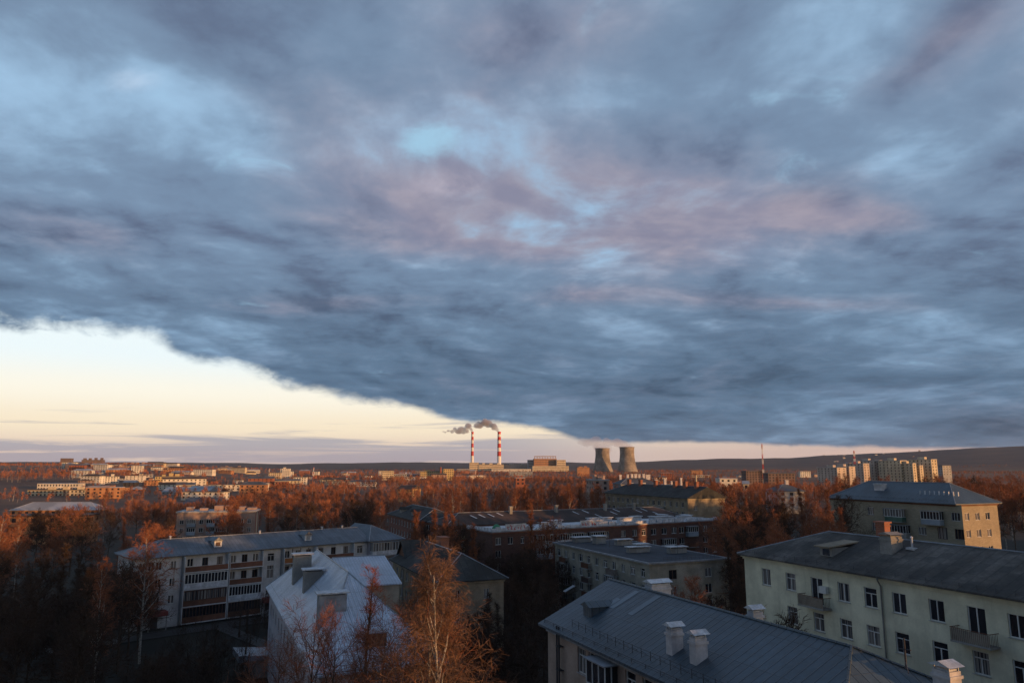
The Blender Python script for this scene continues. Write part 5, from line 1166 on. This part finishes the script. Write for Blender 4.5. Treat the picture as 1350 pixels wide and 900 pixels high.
def tree(x, y, h_, kind, label, group=None, near=False, i=None, lean=0, name=None, crown_mat=None):
    src = (NEAR if near else MID)[kind]; tm, cm = src[trng.randrange(len(src)) if i is None else i]; s = h_ / (HN if near else HT)[kind]
    root = empty(name or ('birch_tree' if kind == 'birch' else 'bare_tree'), (x, y, ground(x, y)), trng.uniform(0, 6.28)); tag(root, label, 'tree', group); root.scale = (s * trng.uniform(.85, 1.15), s * trng.uniform(.85, 1.15), s)
    root.rotation_euler[0] = trng.gauss(0, .03) + lean
    link('trunk', tm, None, root); c = link('crown', cm, None, root)
    if crown_mat: c.material_slots[0].link = 'OBJECT'; c.material_slots[0].material = M[crown_mat]
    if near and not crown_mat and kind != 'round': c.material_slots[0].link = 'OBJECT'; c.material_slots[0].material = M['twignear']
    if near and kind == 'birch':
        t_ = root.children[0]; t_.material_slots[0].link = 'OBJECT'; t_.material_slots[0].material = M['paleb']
    TREES.append((x, y)); return root
def tree_at(px, ytop, D, kind, label, **k):
    x = atY(px, D)[0]; z = zz(ytop, D); return tree(x, D, z - ground(x, D), kind, label, **k)
# the five by the pale roof
tree_at(422, 752, 57, 'round', 'dark bare tree in front of the left side of the frosted pale roof', near=True, i=0)
tree_at(474, 735, 60, 'upright', 'bare tree with sun-reddened top before the middle of the frosted pale roof', near=True, i=0)
tree_at(508, 762, 59, 'round', 'thin dark bare tree right of the red-topped one, before the pale roof', near=True, i=1)
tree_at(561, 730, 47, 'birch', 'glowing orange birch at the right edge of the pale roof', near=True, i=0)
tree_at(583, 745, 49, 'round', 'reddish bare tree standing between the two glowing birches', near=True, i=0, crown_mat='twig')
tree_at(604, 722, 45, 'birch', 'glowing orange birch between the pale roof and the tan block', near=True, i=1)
tree_at(631, 782, 84, 'round', 'dim brown bare tree right of the two orange birches', i=1)
tree_at(445, 775, 52, 'round', 'reddish thin bare tree low before the left half of the pale roof', near=True, i=0, crown_mat='twig')
tree_at(532, 770, 50, 'round', 'reddish thin bare tree just left of the glowing birches', near=True, i=1, crown_mat='twig')
tree_at(385, 800, 62, 'round', 'low dark bare tree at the left eave of the pale roof', near=True, i=1)
tree_at(205, 690, 118, 'birch', 'pale birch catching sun beside the left end of the gallery block', i=0)
tree_at(150, 735, 98, 'birch', 'leaning birch with a lit top in the dark left yard', i=1, lean=.1)
tree_at(700, 655, 158, 'upright', 'orange bare tree rising over the painted roof edge, left of two', i=0, crown_mat='twig'); tree_at(722, 668, 160, 'round', 'orange bare tree rising over the painted roof edge, right of two', i=0, crown_mat='twig')
tree_at(905, 748, 104, 'round', 'grey bare tree before the blank end of the flat-roofed block', i=2); tree_at(930, 770, 100, 'round', 'small grey bare tree right of the other one before the flat-roofed block', i=3)
tree_at(994, 772, 62, 'round', 'small garden tree with dry brown leaves by the pale green wall', i=0)
tree_at(1005, 785, 66, 'round', 'low bare bush-like tree at the foot of the pale green wall', i=1)
def belt(n, pxr, Dr, ytr, kinds, label, group, hr=None, dmin=3.0, cmat=None):
    k = 0; tries = 0
    while k < n and tries < n * 60:
        tries += 1; px = trng.uniform(*pxr); D = trng.uniform(*Dr); x = atY(px, D)[0]
        if inside(x, D) or any((x - a) ** 2 + (D - b) ** 2 < dmin ** 2 for a, b in TREES): continue
        h_ = trng.uniform(*hr) if hr else zz(trng.uniform(*ytr), D) - ground(x, D)
        if h_ < 5: continue
        tree(x, D, min(h_, 26), trng.choice(kinds), label, group, crown_mat=cmat); k += 1
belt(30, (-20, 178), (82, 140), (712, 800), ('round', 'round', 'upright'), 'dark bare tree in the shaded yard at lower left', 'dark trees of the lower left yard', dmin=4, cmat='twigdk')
belt(16, (-10, 230), (150, 205), (668, 712), ('round', 'birch', 'upright'), 'bare tree behind the left yard, before the old orange block', 'trees behind the left yard')
belt(40, (60, 520), (205, 330), (645, 672), ('round', 'round', 'upright', 'birch'), 'bare red-brown tree in the belt behind the gallery block', 'belt of trees behind the gallery block')
belt(40, (565, 815), (262, 330), (636, 650), ('birch', 'birch', 'upright'), 'tall birch in the sunlit grove behind the streaky rust roof', 'sunlit birch grove behind the rust roof', dmin=4)
belt(34, (945, 1135), (150, 235), (638, 672), ('birch', 'birch', 'round', 'upright'), 'pale-trunked birch in the grove left of the ochre block', 'birch grove left of the ochre block', dmin=4)
belt(12, (958, 1095), (112, 150), (668, 690), ('birch', 'round'), 'tall bare tree behind the pale green block', 'trees behind the pale green block', dmin=4)
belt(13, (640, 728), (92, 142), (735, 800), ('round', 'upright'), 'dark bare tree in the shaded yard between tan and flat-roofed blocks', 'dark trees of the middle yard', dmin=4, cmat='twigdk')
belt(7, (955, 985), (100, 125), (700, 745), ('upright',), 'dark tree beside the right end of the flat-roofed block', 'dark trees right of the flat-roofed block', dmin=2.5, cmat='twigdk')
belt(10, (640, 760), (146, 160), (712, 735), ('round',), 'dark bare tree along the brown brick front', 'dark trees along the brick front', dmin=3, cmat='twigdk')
belt(26, (820, 1130), (300, 420), (628, 645), ('round', 'birch', 'upright'), 'red-brown tree in the wood beyond the tan block', 'trees beyond the tan block')
belt(30, (1095, 1345), (225, 380), (622, 633), ('round', 'birch'), 'tree between the ochre block and the panel towers', 'trees behind the ochre block')
belt(22, (1262, 1350), (175, 300), (628, 650), ('round', 'birch'), 'bare tree right of the ochre block', 'trees right of the ochre block', dmin=4)
belt(14, (538, 640), (150, 205), (665, 690), ('round', 'upright'), 'bare tree between the gallery block and the pinkish brick block', 'trees right of the gallery block')
belt(7, (176, 212), (122, 140), (730, 770), ('round',), 'grey bare tree screening the left end of the gallery block', 'trees before the gallery block end', dmin=2.5)
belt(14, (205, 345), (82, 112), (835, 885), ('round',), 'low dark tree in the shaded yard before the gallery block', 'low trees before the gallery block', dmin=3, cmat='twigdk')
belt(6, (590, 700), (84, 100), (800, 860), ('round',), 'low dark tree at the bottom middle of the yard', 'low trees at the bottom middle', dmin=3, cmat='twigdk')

# ---------------------------------------------------------------- woods too many to count
def wood(name, label, n, pxr, Dr, per, wdt, seed, m_=None, hr=(9, 19), mask=.42, sc_=90):
    rng = np.random.default_rng(seed); P0, P1, W0, W1 = [], [], [], []; T0, T1, TW0 = [], [], []; cnt = 0; tries = 0
    while cnt < n and tries < n * 8:
        tries += 1; D = math.sqrt(rng.uniform(Dr[0] ** 2, Dr[1] ** 2)); px = rng.uniform(*pxr); x = atY(px, D)[0]
        if vnoise(x / sc_ + 3, D / sc_ * .7 + 5) < mask: continue
        if inside(x, D, 3): continue
        z = ground(x, D); h_ = rng.uniform(*hr) * (.8 + .4 * vnoise(x / 150 + 9, D / 150)); w_ = h_ * rng.uniform(.2, .34); cnt += 1
        c = np.array([x, D, z])
        m = per; th = rng.uniform(0, 6.28, m); t = rng.uniform(0, 1, m) ** .8; rad = w_ * np.sqrt(np.clip(1 - ((t - .42) / .62) ** 2, .02, 1)) * rng.uniform(.35, 1.05, m)
        end = np.stack([np.cos(th) * rad, np.sin(th) * rad, h_ * (.22 + .78 * t)], 1)
        k = rng.uniform(.25, .6, m)[:, None]; st = end * np.concatenate([1 - k, 1 - k, 1 - k * .35], 1); st[:, :2] += rng.normal(size=(m, 2)) * .25
        P0.append(st + c); P1.append(end + c); W0.append(np.full(m, wdt)); W1.append(np.full(m, wdt * .35))
        T0.append(c + (0, 0, -1)); T1.append(c + (rng.normal() * .4, 0, h_ * .9)); TW0.append(rng.uniform(.25, .5) if rng.uniform() < .4 else .01)
    V1 = ribbons(np.concatenate(P0), np.concatenate(P1), np.concatenate(W0), np.concatenate(W1), rng)
    V2 = ribbons(np.array(T0), np.array(T1), np.array(TW0), np.array(TW0) * .3, rng)
    me = quad_mesh(name, np.concatenate([V1, V2])); me.materials.append(m_ or M['woodtwig']); me.materials.append(M['birch'] if name == 'woodland' else M['bark'])
    mi = np.zeros(len(me.polygons), np.int32); mi[len(V1) // 4:] = 1; me.polygons.foreach_set('material_index', mi)
    o = link(name, me); tag(o, label, 'trees', kind='stuff'); return o
def clump(T, b, o, c): return T.mix(T.ss(T.noise(o, .03, 4, .6), .35, .68), (.13, .052, .032), (.38, .145, .075))
M['woodtwig'] = mat('red_brown_wood_twigs', (.15, .07, .045), .95, bump=0, fine=0, extra=clump)
wood('woodland', 'bare red-brown wood across the middle distance', 1300, (-20, 1370), (335, 620), 150, .16, 1, mask=.42, hr=(6, 12))
wood('woodland', 'bare wood spreading over the plain towards the power plant', 1900, (-20, 1370), (620, 1300), 75, .32, 2, mask=.52, sc_=150, hr=(7, 14))
wood('woodland', 'far red-brown wood before the ridge and around the plant', 3400, (-20, 1370), (1300, 3300), 32, .8, 3, mask=.46, sc_=260, hr=(6, 12))
wood('woodland', 'low scrub and garden trees between the houses of the left plain', 2600, (-20, 560), (560, 2500), 40, .4, 7, mask=.30, sc_=200, hr=(4, 8))
wood('woodland', 'low red-brown scrub over the right-hand plain', 1500, (560, 1370), (560, 2500), 40, .4, 8, mask=.30, sc_=200, hr=(5, 9))
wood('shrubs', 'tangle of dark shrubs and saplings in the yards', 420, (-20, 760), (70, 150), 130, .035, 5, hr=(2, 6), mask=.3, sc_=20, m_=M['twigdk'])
# ---------------------------------------------------------------- thin evening air
hb = MB(); hb.box(-13900, 13900, -13900, 13900, -14, 262)
hm = bpy.data.materials.new('thin_air'); hm.use_nodes = True; T = NT(hm.node_tree); T.nt.nodes.clear()
pv = T.n('ShaderNodeVolumePrincipled'); pv.inputs['Color'].default_value = (.86, .90, 1, 1); pv.inputs['Density'].default_value = 1.7e-5; pv.inputs['Anisotropy'].default_value = .2
T.L.new(pv.outputs[0], T.n('ShaderNodeOutputMaterial').inputs['Volume'])
tag(hb.build('haze', hm), kind='stuff')
